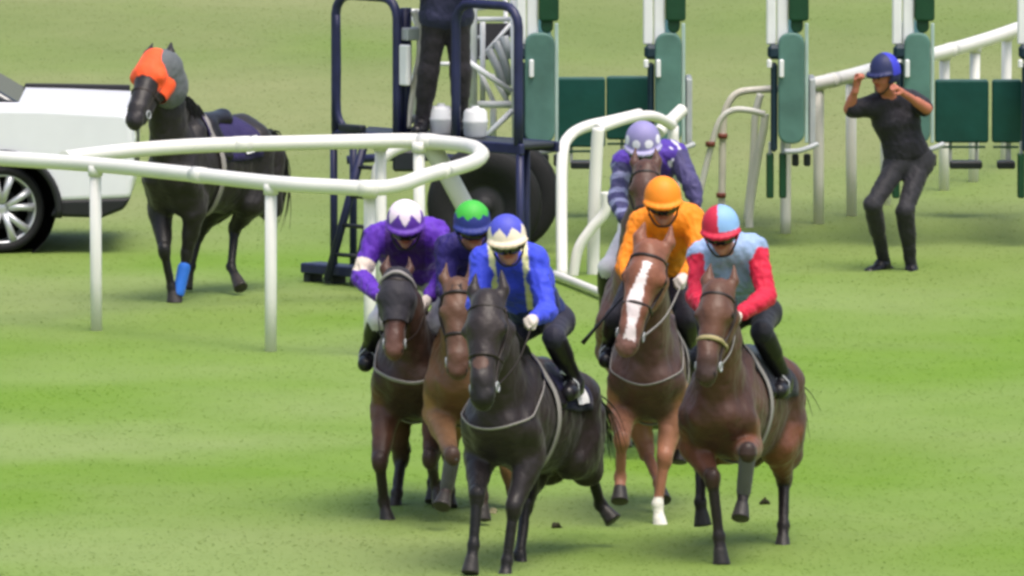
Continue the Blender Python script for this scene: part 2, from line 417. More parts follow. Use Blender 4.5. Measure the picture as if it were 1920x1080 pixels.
    st = []; T0 = q(0, .93, 1.38)
    tp = tailpts or [V3(0, .14, .02), V3(.03, .34, -.06), V3(.03, .52, -.2), V3(.0, .66, -.40)]
    for _ in range(90):
        o = RS.normal(size=3) * .02; sp = RS.normal(size=3) * V3(.06, .06, .05); f = random.uniform(.6, 1)
        st.append([T0 + o * .4 - V3(0, .03, 0)] + [T0 + o + t * (f if i > 0 else 1) + sp * (i / 3) for i, t in enumerate(tp)])
    Vh, Qh = hair(st, .010); mk('tail', Vh, Qh, HAIR, root, cols=np.tile(lin(hairc), (len(Vh), 1)))
    core = [p for p in pr if p[5] in ('trunk', 'neck')]; hd = [p for p in pr if p[5] in ('head', 'nose', 'brow', 'neck')]
    def strap(mb, pts, r=.010, prims=hd, off=.006, sm=5, closed=False):
        pp = project(prims, spline(pts, sm, closed), off); mb.tube(list(pp), r, n=6, closed=closed, sq=.45)
    def ring(t, r=.16, n0=-.04): return [h(t, r*math.cos(a), n0 + r*math.sin(a)) for a in np.linspace(0, 2*math.pi, 12, endpoint=False)]
    mb = MB(); bit = {s: h(.84, .058*s*k, -.045) for s in (-1, 1)}
    strap(mb, ring(.58), .012, closed=True)
    for s in (-1, 1): strap(mb, [h(.06, .12*s, -.03), h(.3, .14*s, -.05), h(.6, .11*s, -.04), h(.83, .08*s, -.045)], .009)
    strap(mb, [h(.10, -.13, -.05), h(.09, -.08, .07), h(.09, 0, .1), h(.09, .08, .07), h(.10, .13, -.05)], .011)
    br = mb.build('bridle', STRAP, root)
    rg = MB()
    for s in (-1, 1):
        rg = MB(); rg.tube([bit[s] + A*.03*math.cos(a) + N*.03*math.sin(a) + Lr*.008*s for a in np.linspace(0, 6.283, 12, endpoint=False)], .006, n=6, closed=True); rg.build('bit_ring', GREYM, br)
    if noseband:
        nbm = mat('noseband_' + noseband[0].strip('#'), noseband[0], rough=.8, bump=.4, bscale=60); m2 = MB(); strap(m2, ring(noseband[1]), .016, closed=True, off=.009); m2.build('noseband', nbm, root)
    if browband:
        m2 = MB(); strap(m2, [h(.10, -.13, -.05), h(.04, -.09, .07), h(.0, 0, .1), h(.04, .09, .07), h(.10, .13, -.05)], .013, off=.022)
        m2.build('browband', PALESTRAP, root)
    if hood:                                                     # fabric hood over face, from poll to below the eyes
        hp = [p for p in pr if p[5] in ('head', 'brow') and ((p[0]+p[1])/2 - poll) @ A < hood[1] * HL]
        Vq, Qq = skin(hp, .011, infl=.016); tt = (Vq - poll) @ A / HL
        Vq = Vq + normals(Vq, Qq) * (wob(Vq, 30) * .002)[:, None]
        keep = ((tt[Qq] < hood[2]) & (tt[Qq] > -.12)).all(1)
        o = mk('hood', Vq, Qq[keep], CLOTH, root, cols=np.tile(lin(hood[0]), (len(Vq), 1)))
        if len(hood) > 3: mk('ear_cover', *skin([p for p in pr if p[5] == 'ear'], .01, infl=.006), CLOTH, o, cols=None) if False else None
    if cover:                                                    # fabric sleeve round the upper neck
        cp = [p for p in pr if p[5] == 'neck'][1:2]; cp = [P_(cp[0][0]*.5 + cp[0][1]*.5 + V3(.04, .03, 0), cp[0][1] + V3(.05, .05, -.03), cp[0][2]*.9, cp[0][3]*1.1, .03, 'neck', (.85, 1, 1))]; Vq, Qq = skin(cp, .014, infl=.045); Vq = Vq + normals(Vq, Qq) * (wob(Vq, 22) * .004)[:, None]
        mk('neck_cover', Vq, Qq, CLOTH, root, cols=np.tile(lin(cover), (len(Vq), 1)))
    for nm, colr, t0, t1 in boots:
        kn, fe, co, to, _ = ends[nm]; a, b = kn + (fe-kn)*t0, kn + (fe-kn)*t1
        Vq, Qq = skin([P_(a, b, .054*S, .048*S, .01, 'b'), P_(a + V3(0, .02, 0), b + V3(0, .02, 0), .040*S, .040*S, .01, 'b')], .01)
        mk('leg_bandage', Vq, Qq, CLOTH, root, cols=np.tile(lin(colr), (len(Vq), 1)))
    # saddle cloth, saddle, girth
    us = np.linspace(-1, 1, 27); vs = np.linspace(0, 1, 12); Pg = []
    for v in vs:
        for u in us:
            an = u * 1.45; y = -.16 + .52 * v; Pg.append(q(.44*math.sin(an), y + .05*abs(u), 1.22 + .42*math.cos(an)))
    Pg = project(core, np.array(Pg), .016); nu = len(us)
    Qg = np.array([(j*nu+i, j*nu+i+1, (j+1)*nu+i+1, (j+1)*nu+i) for j in range(len(vs)-1) for i in range(nu-1)])
    cc = np.tile(lin(cloth), (len(Pg), 1))
    sc = mk('saddle_cloth', Pg, Qg, CLOTH, root, cols=cc); so_ = sc.modifiers.new('t', 'SOLIDIFY'); so_.thickness = .012
    if number:
        for s in (-1, 1):
            g = np.array([(j, i) for j in range(7, 11) for i in range(nu) if (.62 < us[i]*s < .93)]); pts = {}
            Vn = []; Qn = []
            ii = sorted(set(g[:, 1])); jj = sorted(set(g[:, 0]))
            Pn = project(core, np.array([Pg[j*nu+i] for j in jj for i in ii]), .034)
            Qn = np.array([(a*len(ii)+b, a*len(ii)+b+1, (a+1)*len(ii)+b+1, (a+1)*len(ii)+b) for a in range(len(jj)-1) for b in range(len(ii)-1)])
            mk('number_patch', Pn, Qn, CLOTH, sc, cols=np.tile(lin('#dddcdf'), (len(Pn), 1)))
    sp = [P_(q(0, -.08, 1.50), q(0, .22, 1.49), .07, .09, .03, 's', (1.2, 1, .8)), P_(q(0, .22, 1.50), q(0, .27, 1.53), .07, .05, .03, 's', (1.4, 1, .8))]
    for s in (-1, 1): sp.append(P_(q(.10*s, -.05, 1.46), q(.235*s, .0, 1.28), .045, .035, .04, 's', (.8, 1.6, 1)))
    mk('saddle', *skin(sp, .014), LEATHER, root)
    m2 = MB(); ccg = [q(.45*math.cos(a), -.10, 1.18 + .45*math.sin(a)) for a in np.linspace(0, 2*math.pi, 24, endpoint=False)]
    m2.tube(list(project(core, spline(ccg, 2, True), .02)), .035, n=6, closed=True, sq=.25, up=(0, 1, 0)); m2.build('girth', PALESTRAP, root)
    if breast:
        m2 = MB(); pts = [q(.30, -.2, 1.42), q(.34, -.5, 1.30), q(.22, -.85, 1.17), q(0, -.95, 1.10), q(-.22, -.85, 1.17), q(-.34, -.5, 1.30), q(-.30, -.2, 1.42)]
        m2.tube(list(project(core, spline(pts, 6), .01)), breast, n=6, sq=.5); m2.build('breastplate', PALESTRAP, root)
    return root, dict(tb=tb, bit={s: bit[s] for s in bit}, F=F_, root=root, prims=pr)
#==== PEOPLE
def hand_geo(wr, dirn, palm_n, side, curl=1.0, s=1.0):
    """one hand: palm, four curled fingers of unequal length, thumb from the side of the palm"""
    d = np.array(dirn, float); d /= np.linalg.norm(d); pn = np.array(palm_n, float); pn -= d*(pn@d); pn /= np.linalg.norm(pn); sd_ = np.cross(d, pn) * side
    p = lambda f, l, n: wr + (d*f + sd_*l + pn*n) * s
    pr = [P_(p(-.05, 0, 0), p(.0, 0, 0), .027*s, .026*s, .015, 'h'), P_(p(.015, -.018, 0), p(.075, -.024, 0), .019*s, .017*s, .015, 'h'),
          P_(p(.015, .014, 0), p(.078, .02, 0), .021*s, .017*s, .015, 'h'), P_(p(.02, 0, 0), p(.078, 0, 0), .019*s, .017*s, .015, 'h')]
    for i, (l, L) in enumerate(((.028, .072), (.009, .082), (-.010, .076), (-.028, .060))):
        b = p(.082, l, 0); a = 0; cur = b; nd = 0
        for seg, ln in enumerate((.45, .32, .27)):
            a += curl * (.95, 1.05, .7)[seg] + .05 * i; nx = cur + (d*math.cos(a) + pn*math.sin(a)) * L * ln * s
            pr.append(P_(cur, nx, (.0098 - .001*seg)*s, (.0092 - .001*seg)*s, .004, 'h')); cur = nx
    t0 = p(.02, .03, .006); t1 = p(.05, .048, .022); t2 = p(.075, .036, .038 * (.4 + .6*curl))
    pr += [P_(t0, t1, .0135*s, .0115*s, .008, 'h'), P_(t1, t2, .011*s, .009*s, .005, 'h')]
    return skin(pr, .0055, smooth=1)
def join(parts):
    Vs, Qs, Cs, o = [], [], [], 0
    for V, Q, c in parts: Vs.append(V); Qs.append(Q + o); Cs.append(np.tile(c, (len(V), 1)) if np.ndim(c) == 1 else c); o += len(V)
    return np.concatenate(Vs), np.concatenate(Qs), np.concatenate(Cs)
def person(label, root_w, rot, J, face, up, skinc, garments, group=None, helmet=None, goggles=False, hands=None, hairc='#2a201a', build=1.0, bare_hands=False, waistk=.06, cap=None):
    """J: joints in the figure's frame (already minus root offset)."""
    root = empty('person', root_w, label, 'person', rot, group)
    B = build; hd = J['head']; Fd = np.array(face, float); Fd /= np.linalg.norm(Fd); U = np.array(up, float); U -= Fd*(U@Fd); U /= np.linalg.norm(U); L = np.cross(Fd, U)
    if L[0] < 0: L = -L
    H = lambda f, l, u: hd + Fd*f + L*l + U*u
    shm = (J['shl'] + J['shr']) / 2; hpm = (J['hil'] + J['hir']) / 2; ax = shm - hpm
    ch = hpm + ax*.68; ws = hpm + ax*.3
    pr = [P_(H(-.012, 0, .028), H(.0, 0, .0), .092, .086, .03, 'head'), P_(H(.012, 0, -.01), H(.03, 0, -.065), .074, .048, .03, 'head'),
          P_(H(.055, 0, -.098), H(.05, 0, -.098), .026, .024, .02, 'head'),
          P_(H(.088, 0, .012), H(.108, 0, -.022), .011, .016, .012, 'nose'),
          P_(H(.075, -.018, -.058), H(.075, .018, -.058), .010, .010, .006, 'lips')]
    for s in (-1, 1):
        pr += [P_(H(.062, .032*s, -.02), H(.05, .045*s, -.03), .024, .024, .02, 'head'),
               P_(H(.083, .031*s, .016), H(.083, .033*s, .016), .011, .011, .004, 'eye'),
               P_(H(.082, .02*s, .034), H(.078, .045*s, .034), .009, .007, .006, 'brow'),
               P_(H(-.012, .088*s, .01), H(-.008, .084*s, -.028), .020, .014, .008, 'ear')]
    pr += [P_(H(-.02, 0, -.05), shm + (hd-shm)*.12, .056*B, .062*B, .03, 'neck')]
    sv = J['shr'] - J['shl']; sv_n = sv / (np.linalg.norm(sv) + 1e-9)
    for s, a in ((-1, 'l'), (1, 'r')):
        sh, el, ha, hi, kn, an, to = (J[x + a] for x in ('sh', 'el', 'ha', 'hi', 'kn', 'an', 'to'))
        ti = shm + sv*.5*s*.55
        pr += [P_(shm + (hd-shm)*.15, sh, .055*B, .062*B, .05, 'torso'), P_(ti, ch + sv_n*.075*s*B, .088*B, .105*B, .06, 'torso'),
               P_(ch + sv_n*.075*s*B, ws + sv_n*.06*s*B, .105*B, .088*B, waistk, 'torso'), P_(ws + sv_n*.055*s*B, hi, .09*B, .105*B, .06, 'hip'),
               P_(sh, el, .058*B, .042*B, .03, 'uarm'), P_(el, ha, .042*B, .026*B, .02, 'farm'),
               P_(el + (ha-el)*.12, el + (ha-el)*.4, .042*B, .038*B, .02, 'farm'),
               P_(hi, kn, .084*B, .056*B, .04, 'thigh'), P_(kn, kn, .060*B, .060*B, .03, 'thigh'),
               P_(kn, an, .055*B, .038*B, .025, 'shin'), P_(kn + (an-kn)*.15 + (an-kn)[[0, 1, 2]]*0, kn + (an-kn)*.42, .055*B, .052*B, .03, 'shin'),
               P_(an, an + (to-an)*.25, .042, .044, .02, 'foot'), P_(an + V3(0, 0, -.03), to, .040, .034, .02, 'foot')]
        if to is not None: back = an - (to-an)*.28; back[2] = min(an[2], to[2]) + .005; pr.append(P_(back, to, .035, .03, .02, 'foot'))
    V, Q = skin(pr, .0125, smooth=1); tg, ix = nearest(pr, V)
    c = np.tile(lin(skinc), (len(V), 1)) * (1 + .05*wob(V, 9))[:, None]
    c[tg == 'lips'] = lin(skinc) * V3(.85, .5, .5); c[tg == 'eye'] = lin('#1c1512'); c[tg == 'brow'] = lin(hairc)
    parts = [(V, Q, c)]
    hs = {}
    for s, a in ((-1, 'l'), (1, 'r')):
        hv = (hands or {}).get(a)
        wr = J['ha'+a]; dv = wr - J['el'+a]
        if hv: dv = np.array(hv[0], float)
        pn = np.array(hv[1], float) if hv else V3(-s*.8, .3, -.5)
        Vh, Qh = hand_geo(wr, dv, pn, s if not hv or len(hv) < 3 else hv[2], 1.15)
        hs[a] = (Vh, Qh)
        if bare_hands: parts.append((Vh, Qh, lin(skinc)))
    body = mk('body', *join(parts)[:2], SKIN, root, cols=join(parts)[2])
    if not bare_hands:
        for a in 'lr':
            Vh, Qh = hs[a]; mk('glove', Vh, Qh, CLOTH, root, cols=np.tile(lin('#cfc3bd' if bare_hands is False else '#222226'), (len(Vh), 1)))
    info = dict(J=J, H=H, U=U, Fd=Fd, L=L, shm=shm, hpm=hpm, ax=ax, sv=sv, ch=ch)
    for nm, tags, infl, colf, wr_amp, m, sel in garments:
        gp = [p for p in pr if p[5] in tags]
        if sel: gp = sel(gp)
        if nm in ('boots', 'shoes'):
            n2 = len(gp) // 2
            for g2 in (gp[:n2], gp[n2:]):
                Vq, Qq = skin(g2, .0125, infl=infl, smooth=1); mk(nm[:-1], Vq, Qq, m, root, cols=np.tile(lin(colf), (len(Vq), 1)))
            continue
        Vq, Qq = skin(gp, .0100, infl=infl, smooth=1); Nq = normals(Vq, Qq)
        Vq = Vq + Nq * ((wob(Vq, 12)*.4 + .55 - 1.5*np.abs(wob(Vq[:, [2, 0, 1]], 15)) - .5*np.abs(wob(Vq, 33))) * wr_amp)[:, None]
        tq, iq = nearest(gp, Vq); cq = colf(Vq, tq, info) if callable(colf) else np.tile(lin(colf), (len(Vq), 1))
        mk(nm, Vq, Qq, m, root, cols=cq)
    if helmet:
        hp = [P_(H(-.015, 0, .05), H(-.005, 0, .035), .118, .118, .03, 'dome'), P_(H(-.02, 0, .09), H(-.02, 0, .09), .098, .098, .05, 'dome'),
              P_(H(-.03, 0, .01), H(-.03, 0, .02), .112, .112, .03, 'dome')]
        arc = [H(-.02 + .15*math.cos(a), .128*math.sin(a), .022 - .012*math.cos(a)) for a in np.linspace(-1.25, 1.25, 9)]; arc = [p + U*.012 for p in arc]
        for a_, b_ in zip(arc[:-1], arc[1:]): hp.append(P_(a_, b_, .0125, .0125, .022, 'peak'))
        Vq, Qq = skin(hp, .0070, smooth=2); tq, _ = nearest(hp, Vq)
        rel = np.stack([(Vq - hd) @ L, (Vq - hd) @ Fd, (Vq - hd) @ U], -1)
        keep = (rel[Qq][:, :, 2] > -.045).all(1) & ~((rel[Qq][:, :, 2] < .024) & (rel[Qq][:, :, 1] > .03) & (rel[Qq][:, :, 1] < .125)).all(1)
        cq = helmet(rel, tq); hm = mk('helmet', Vq, Qq[keep], SHELL, root, cols=cq)
        so_ = hm.modifiers.new('t', 'SOLIDIFY'); so_.thickness = .006
        mb = MB()
        for s in (-1, 1): mb.tube([H(.0, .097*s, -.01), H(.02, .088*s, -.06), H(.055, .045*s, -.118), H(.06, 0, -.127)], .007, n=6, samples=4)
        mb.build('chin_strap', LEATHER, hm)
    if goggles:
        gm = mat('goggle_lens', '#15131a', rough=.12, spec=.8, var=.05)
        gp = [P_(H(.074, .050*s, .002), H(.084, .028*s, .0), .039, .042, .012, 'g') for s in (-1, 1)] + [P_(H(.094, -.02, .002), H(.094, .02, .002), .035, .035, .02, 'g')]
        go = mk('goggles', *skin(gp, .008, smooth=1), gm, root)
        mb = MB(); mb.tube([H(.055, -.07, .006), H(.0, -.102, .008), H(-.09, -.07, .01), H(-.115, 0, .01), H(-.09, .07, .01), H(.0, .102, .008), H(.055, .07, .006)], .012, n=6, samples=4, sq=.35); mb.build('goggle_strap', LEATHER, go)
    return root, info
def flatc(col): return lambda V, t, i: np.tile(lin(col), (len(V), 1))
def breeches(col='#cfcbd0'): return ('breeches', ('hip', 'thigh', 'shin'), .009, col, .0025, CLOTH, None)
def bootsg(): return ('boots', ('shin', 'foot'), .016, '#141317', .0015, MATS['silk_cloth'], lambda g: [p for p in g if p[5] == 'foot' or p[5] == 'shin'])
def jockey(label, h, J, jersey, helmet, legs={}, skinc='#a87767', face=(0, -1, -.25), glove=None, breech='#cfcbd0', goggles=True, lean=0, rein=True, group='jockeys riding in the race', headtilt=None):
    F_ = h['F']; rz = V3(0, 0, 1.0); dz = h['tb'][0] - 1.62
    D = dict(hil=(-.10, .30, 1.72), hir=(.10, .30, 1.72), knl=(-.235, -.06, 1.46), knr=(.235, -.06, 1.46), anl=(-.285, .22, 1.10), anr=(.285, .22, 1.10), tol=(-.30, .06, 1.04), tor=(.30, .06, 1.04))
    JJ = {k: V3(v[0], v[1], v[2] + dz) for k, v in D.items()}
    for k, v in legs.items(): JJ[k] = F_(*v)
    for k, v in J.items(): JJ[k] = F_(v[0] + dict(shl=1, shr=-1).get(k, 0), v[1] - (12 if k in ('shl', 'shr') else 0), v[2] + (.04 if k in ('shl', 'shr') else 0))
    if 'anl' in legs and 'tol' not in legs: JJ['tol'] = JJ['anl'] + V3(-.01, -.16, -.06)
    if 'anr' in legs and 'tor' not in legs: JJ['tor'] = JJ['anr'] + V3(.01, -.16, -.06)
    JJ = {k: v - rz for k, v in JJ.items()}
    gar = [breeches(breech), ('boots', ('shin', 'foot'), .016, '#141317', .0015, LEATHER, None), ('jersey', ('torso', 'uarm', 'farm', 'hip'), .022, jersey, .0075, CLOTH, lambda g: [P_(p[0], p[0] + (p[1]-p[0])*.88, p[2], p[3]*1.1, p[4], p[5], p[6]) if p[5] == 'farm' and p[3] < .03 else (P_(p[0], p[0] + (p[1]-p[0])*.4, p[2], p[2], p[4], 'torso') if p[5] == 'hip' else p) for p in g])]
    R, info = person(label, F_.world(rz), F_.a, JJ, face, (0, -.3, 1) if headtilt is None else headtilt, skinc, gar, group=group, helmet=helmet, goggles=goggles, build=1.0)
    # stirrup irons and leathers belong to the horse
    for s, a in ((-1, 'l'), (1, 'r')):
        ft = (JJ['an'+a] + JJ['to'+a]) / 2 + rz; mb = MB(); t = ft + V3(0, -.01, -.045)
        mb.tube([t + V3(-.055, 0, 0), t + V3(-.05, 0, .07), t + V3(0, 0, .12), t + V3(.05, 0, .07), t + V3(.055, 0, 0)], .006, n=6, closed=True)
        mb.tube([t + V3(0, 0, .12), V3(.20*s, .05, 1.42 + dz)], .011, n=6, sq=.3); mb.build('stirrup', GREYM, h['root'])
        if rein:
            mb = MB(); b = h['bit'][s]; hh = JJ['ha'+a] + rz + V3(0, -.02, -.01); md = (b + hh)/2 + V3(.02*s, 0, -.05)
            mb.tube([b, md, hh, hh + V3(-.05*s, .03, -.06)], .0085, n=6, samples=5, sq=.5); mb.build('rein', PALESTRAP if rein == 'pale' else STRAP, h['root'])
    return R, info
# ------------------------------------------------------------ the ground: one sheet of turf to the horizon, plus cut blades
def grassmat(name, blades=False):
    m = bpy.data.materials.new(name); m.use_nodes = True; n = m.node_tree; b = n.nodes['Principled BSDF']; b.inputs['Roughness'].default_value = .75
    b.inputs['Specular IOR Level'].default_value = .15
    g = n.nodes.new('ShaderNodeNewGeometry'); L = n.links.new
    def noise(scale, det, sc3=(1, 1, 1), rot=0):
        mp = n.nodes.new('ShaderNodeMapping'); mp.inputs['Scale'].default_value = sc3; mp.inputs['Rotation'].default_value = (0, 0, rot)
        t = n.nodes.new('ShaderNodeTexNoise'); t.inputs['Scale'].default_value = scale; t.inputs['Detail'].default_value = det
        L(g.outputs['Position'], mp.inputs[0]); L(mp.outputs[0], t.inputs[0]); return t.outputs['Fac']
    def ramp(src, a, ca, bb, cb):
        r = n.nodes.new('ShaderNodeValToRGB'); e = r.color_ramp.elements; e[0].position = a; e[1].position = bb
        e[0].color = (*ca, 1); e[1].color = (*cb, 1); L(src, r.inputs[0]); return r.outputs[0]
    def mix(f, a, b_):
        x = n.nodes.new('ShaderNodeMix'); x.data_type = 'RGBA'; L(a, x.inputs['A']); L(b_, x.inputs['B'])
        if isinstance(f, float): x.inputs['Factor'].default_value = f
        else: L(f, x.inputs['Factor'])
        return x.outputs['Result']
    lush = ramp(noise(.42, 3, (.55, .5, 1), .35), .38, (.128, .228, .020), .66, (.196, .266, .078))
    dry = ramp(noise(.30, 4, (.7, .3, 1), -.35), .34, (.148, .196, .054), .68, (.222, .240, .100))
    sx = n.nodes.new('ShaderNodeSeparateXYZ'); L(g.outputs['Position'], sx.inputs[0])
    mr = n.nodes.new('ShaderNodeMapRange'); mr.inputs[1].default_value = 101; mr.inputs[2].default_value = 128; mr.interpolation_type = 'SMOOTHSTEP'; L(sx.outputs['Y'], mr.inputs[0])
    f2 = n.nodes.new('ShaderNodeMath'); f2.operation = 'MULTIPLY_ADD'; L(noise(.35, 3, (1, .5, 1)), f2.inputs[0]); f2.inputs[1].default_value = 1.3; f2.inputs[2].default_value = -.65
    f3 = n.nodes.new('ShaderNodeMath'); f3.use_clamp = True; L(mr.outputs[0], f3.inputs[0]); L(f2.outputs[0], f3.inputs[1])
    col = mix(f3.outputs[0], lush, dry)
    pat = ramp(noise(2.6, 6, (1, .6, 1)), .3, (.95, .96, .94), .7, (1.04, 1.03, 1.05))
    x = n.nodes.new('ShaderNodeMix'); x.data_type = 'RGBA'; x.blend_type = 'MULTIPLY'; x.inputs['Factor'].default_value = 1; L(col, x.inputs['A']); L(pat, x.inputs['B']); out = x.outputs['Result']
    if blades:
        a = n.nodes.new('ShaderNodeAttribute'); a.attribute_name = 'Col'
        y = n.nodes.new('ShaderNodeMix'); y.data_type = 'RGBA'; y.blend_type = 'MULTIPLY'; y.inputs['Factor'].default_value = 1; L(out, y.inputs['A']); L(a.outputs['Color'], y.inputs['B']); out = y.outputs['Result']
    else:
        t = n.nodes.new('ShaderNodeTexNoise'); t.inputs['Scale'].default_value = 9; t.inputs['Detail'].default_value = 6; L(g.outputs['Position'], t.inputs[0])
        bp = n.nodes.new('ShaderNodeBump'); bp.inputs['Strength'].default_value = .12; bp.inputs['Distance'].default_value = .06; L(t.outputs['Fac'], bp.inputs['Height']); L(bp.outputs[0], b.inputs['Normal'])
    L(out, b.inputs['Base Color'])
    if blades:
        tr = n.nodes.new('ShaderNodeBsdfTranslucent'); L(out, tr.inputs['Color']); ms = n.nodes.new('ShaderNodeMixShader'); ms.inputs[0].default_value = .5
        L(b.outputs[0], ms.inputs[1]); L(tr.outputs[0], ms.inputs[2]); L(ms.outputs[0], n.nodes['Material Output'].inputs['Surface'])
    return m
def gz(x, y):
    t = np.clip((y - 116) / 40, 0, 1)
    return t * t * (.10 * np.sin(x * .8 + y * .35) + .08 * np.sin(x * .35 - y * .23 + 1))
xs = np.concatenate([[-3000, -600, -120, -40], np.linspace(-16, 16, 81), [40, 120, 600, 3000]]); ys = np.concatenate([[-500, 0, 60], np.linspace(80, 170, 181), [200, 300, 600, 4000]])
XX, YY = np.meshgrid(xs, ys); ZZ = gz(XX, YY) * (np.abs(XX) < 39) * (YY < 190)
nx = len(xs); ij = np.array([(j*nx+i, j*nx+i+1, (j+1)*nx+i+1, (j+1)*nx+i) for j in range(len(ys)-1) for i in range(nx-1)])
tag(mk('turf_ground', np.stack([XX, YY, ZZ], -1), ij, grassmat('turf')), kind='structure')
NB = 130000
Y = 84 + (150 - 84) * RS.rand(NB) ** 1.25; X = (RS.rand(NB) - .5) * (Y * .0737 * 1.3 + .8)
hgt = .004 + .006 * RS.rand(NB) * (1 + .5 * wob(np.stack([X, Y*.6, Y*0], -1), 1.2)); wd = .005 + .005 * RS.rand(NB)
an = RS.rand(NB) * 6.28; ln = hgt * (3.5 + 3 * RS.rand(NB)); la = RS.rand(NB) * 6.28; z0 = gz(X, Y)
b0 = np.stack([X - wd*np.cos(an), Y - wd*np.sin(an), z0 - .004], -1); b1 = np.stack([X + wd*np.cos(an), Y + wd*np.sin(an), z0 - .004], -1)
b2 = np.stack([X + ln*np.cos(la), Y + ln*np.sin(la), z0 + hgt], -1)
Vg = np.stack([b0, b1, b2], 1).reshape(-1, 3); cg = np.repeat(.96 + .10 * RS.rand(NB), 3)[:, None] * np.array([1, 1, .95]); cg[2::3] *= 1.06
tag(mk('grass', Vg, np.arange(NB*3).reshape(-1, 3), grassmat('grass_blades', True), cols=cg), 'short mown green grass blades covering the racecourse', 'grass', kind='stuff')
# ------------------------------------------------------------ running rails
def rail(label, pts, bases, z, r, close=False, extra=None, mtl=WHITEP, post_r=.044):
    root = empty('running_rail', V3(*pts[0][:2], 0), label, 'rail', 0, 'white plastic running rails')
    off = V3(*pts[0][:2], 0); mb = MB(); mb.tube(pts, r, n=14, samples=7, closed=close, sq=1.0); mb.build('top_rail', mtl, root, off)
    for b in bases:
        m2 = MB(); top = V3(b[0], b[1], z - r*.6); lean = V3(random.uniform(-.012, .012), random.uniform(-.02, .02), 0)
        m2.tube([V3(b[0], b[1], -.02), V3(b[0], b[1], .4) + lean*.5, top + lean], post_r, n=12); m2.tube([top + lean - V3(0, 0, .05), top + lean + V3(0, 0, .03)], post_r*1.25, n=12)
        m2.build('post', mtl, root, off)
    sp_ = spline(pts, 7)
    for i in range(10, len(sp_) - 8, 19):
        m2 = MB(); t = sp_[i+1] - sp_[i-1]; t /= np.linalg.norm(t); m2.tube([sp_[i] - t*.07, sp_[i] + t*.07], r*1.07, n=14); m2.build('joint_sleeve', mtl, root, off)
    if extra: extra(root, off)
    return root
ZL = 1.26
lp = [(-260, 283), (-120, 290), (0, 297), (180, 309), (350, 326), (507, 343), (620, 350), (700, 353), (752, 346), (800, 329), (850, 316), (887, 304), (902, 292), (894, 280), (868, 272), (800, 265), (740, 264), (600, 267), (400, 272), (280, 279), (190, 288), (120, 297)]
LP = [plane(x, y, ZL) for x, y in lp]
bs = [plane(180, 309, ZL), plane(507, 343, ZL), plane(693, 350, ZL), plane(-150, 288, ZL), plane(716, 262, ZL), plane(788, 265, ZL)]
rail('white running rail ending in a hairpin loop in front of the white car', LP, bs, ZL, .058)
rb = [(1412, 404), (1473, 438), (1535, 420), (1597, 405), (1660, 384), (1770, 357), (1825, 341), (1885, 315), (1945, 292), (2010, 270), (2080, 248)]
RB = [plane(x, y) for x, y in rb]
rtop = [plane(x, y, 1.2) for x, y in ((1500, 160), (1535, 156), (1600, 141), (1680, 118), (1770, 97), (1850, 74), (1920, 50), (2010, 18), (2100, -12))]
rail('white running rail climbing away behind the green stalls and the ducking man', rtop, RB[2:], 1.2, .060)
def hoops(name, label, tubes, cat='barrier', clamps=()):
    base = V3(tubes[0][1][0][0], tubes[0][1][0][1], 0); root = empty(name, base, label, cat)
    for nm, pts, r, m in tubes:
        mb = MB(); mb.tube(pts, r, n=12, samples=6); mb.build(nm, m, root, base)
    for p in clamps: mb = MB(); mb.tube([p + V3(0, 0, -.02), p + V3(0, 0, .02)], .040, n=12); mb.build('clamp', mat('rust_clamp', '#7d4438', rough=.6), root, base)
    return root
# tall white wing guide in the middle
Yg = plane(1055, 520)[1]; T = lambda L, Y0, dY=0: [at(x, y, Y0 + dY*i) for i, (x, y) in enumerate(L)]
hoops('guide_barrier', 'tall white tubular guide barrier between the black tyre and the lavender capped rider', [
    ('upright', T([(1054, 522), (1053, 400), (1055, 290), (1068, 256), (1098, 238), (1150, 226), (1200, 214)], Yg, .25), .046, WHITEP),
    ('upright', T([(1112, 528), (1114, 400), (1118, 300), (1122, 240)], Yg + .3), .050, WHITEP),
    ('brace', T([(1074, 520), (1084, 468), (1108, 430), (1134, 398), (1136, 360)], Yg + .15), .042, WHITEP),
    ('foot_bar', [plane(1040, 514, .05), plane(1088, 533, .05), plane(1134, 552, .05)], .032, WHITEP),
    ('top_bar', T([(1120, 242), (1180, 222), (1225, 218), (1262, 236)], Yg + .35, .3), .042, WHITEP),
    ('end_bar', T([(1235, 248), (1258, 226), (1280, 205)], Yg + 1.5, .1), .052, WHITEP),
    ('upright', T([(1262, 236), (1264, 400), (1264, 500)], Yg + 1.25), .045, WHITEP)])
Yh = plane(1410, 430)[1]
hoops('guide_barrier', 'grey and white bent tube barrier with rust coloured clamps beside the stall post', [
    ('upright', T([(1300, 440), (1312, 365), (1332, 280), (1350, 226), (1374, 207), (1404, 207), (1434, 214)], Yh), .026, WHITEP),
    ('upright', T([(1405, 430), (1406, 390), (1420, 300), (1432, 240), (1434, 214)], Yh + .2), .034, WHITEP),
    ('upright', T([(1400, 412), (1412, 300), (1416, 220), (1426, 176)], Yh + .35), .030, WHITEP),
    ('upright', T([(1352, 445), (1354, 340), (1356, 235), (1364, 198), (1385, 174), (1430, 168), (1500, 164)], Yh + .5), .030, mat('cream_plastic', '#dad4c9', rough=.5)),
    ('upright', [plane(1473, 438), plane(1473, 438) + V3(0, 0, 1.15)], .044, WHITEP)], clamps=[at(1332, 270, Yh - .01), at(1355, 255, Yh + .49), at(1352, 366, Yh + .49)])
Yk = plane(720, 548)[1]
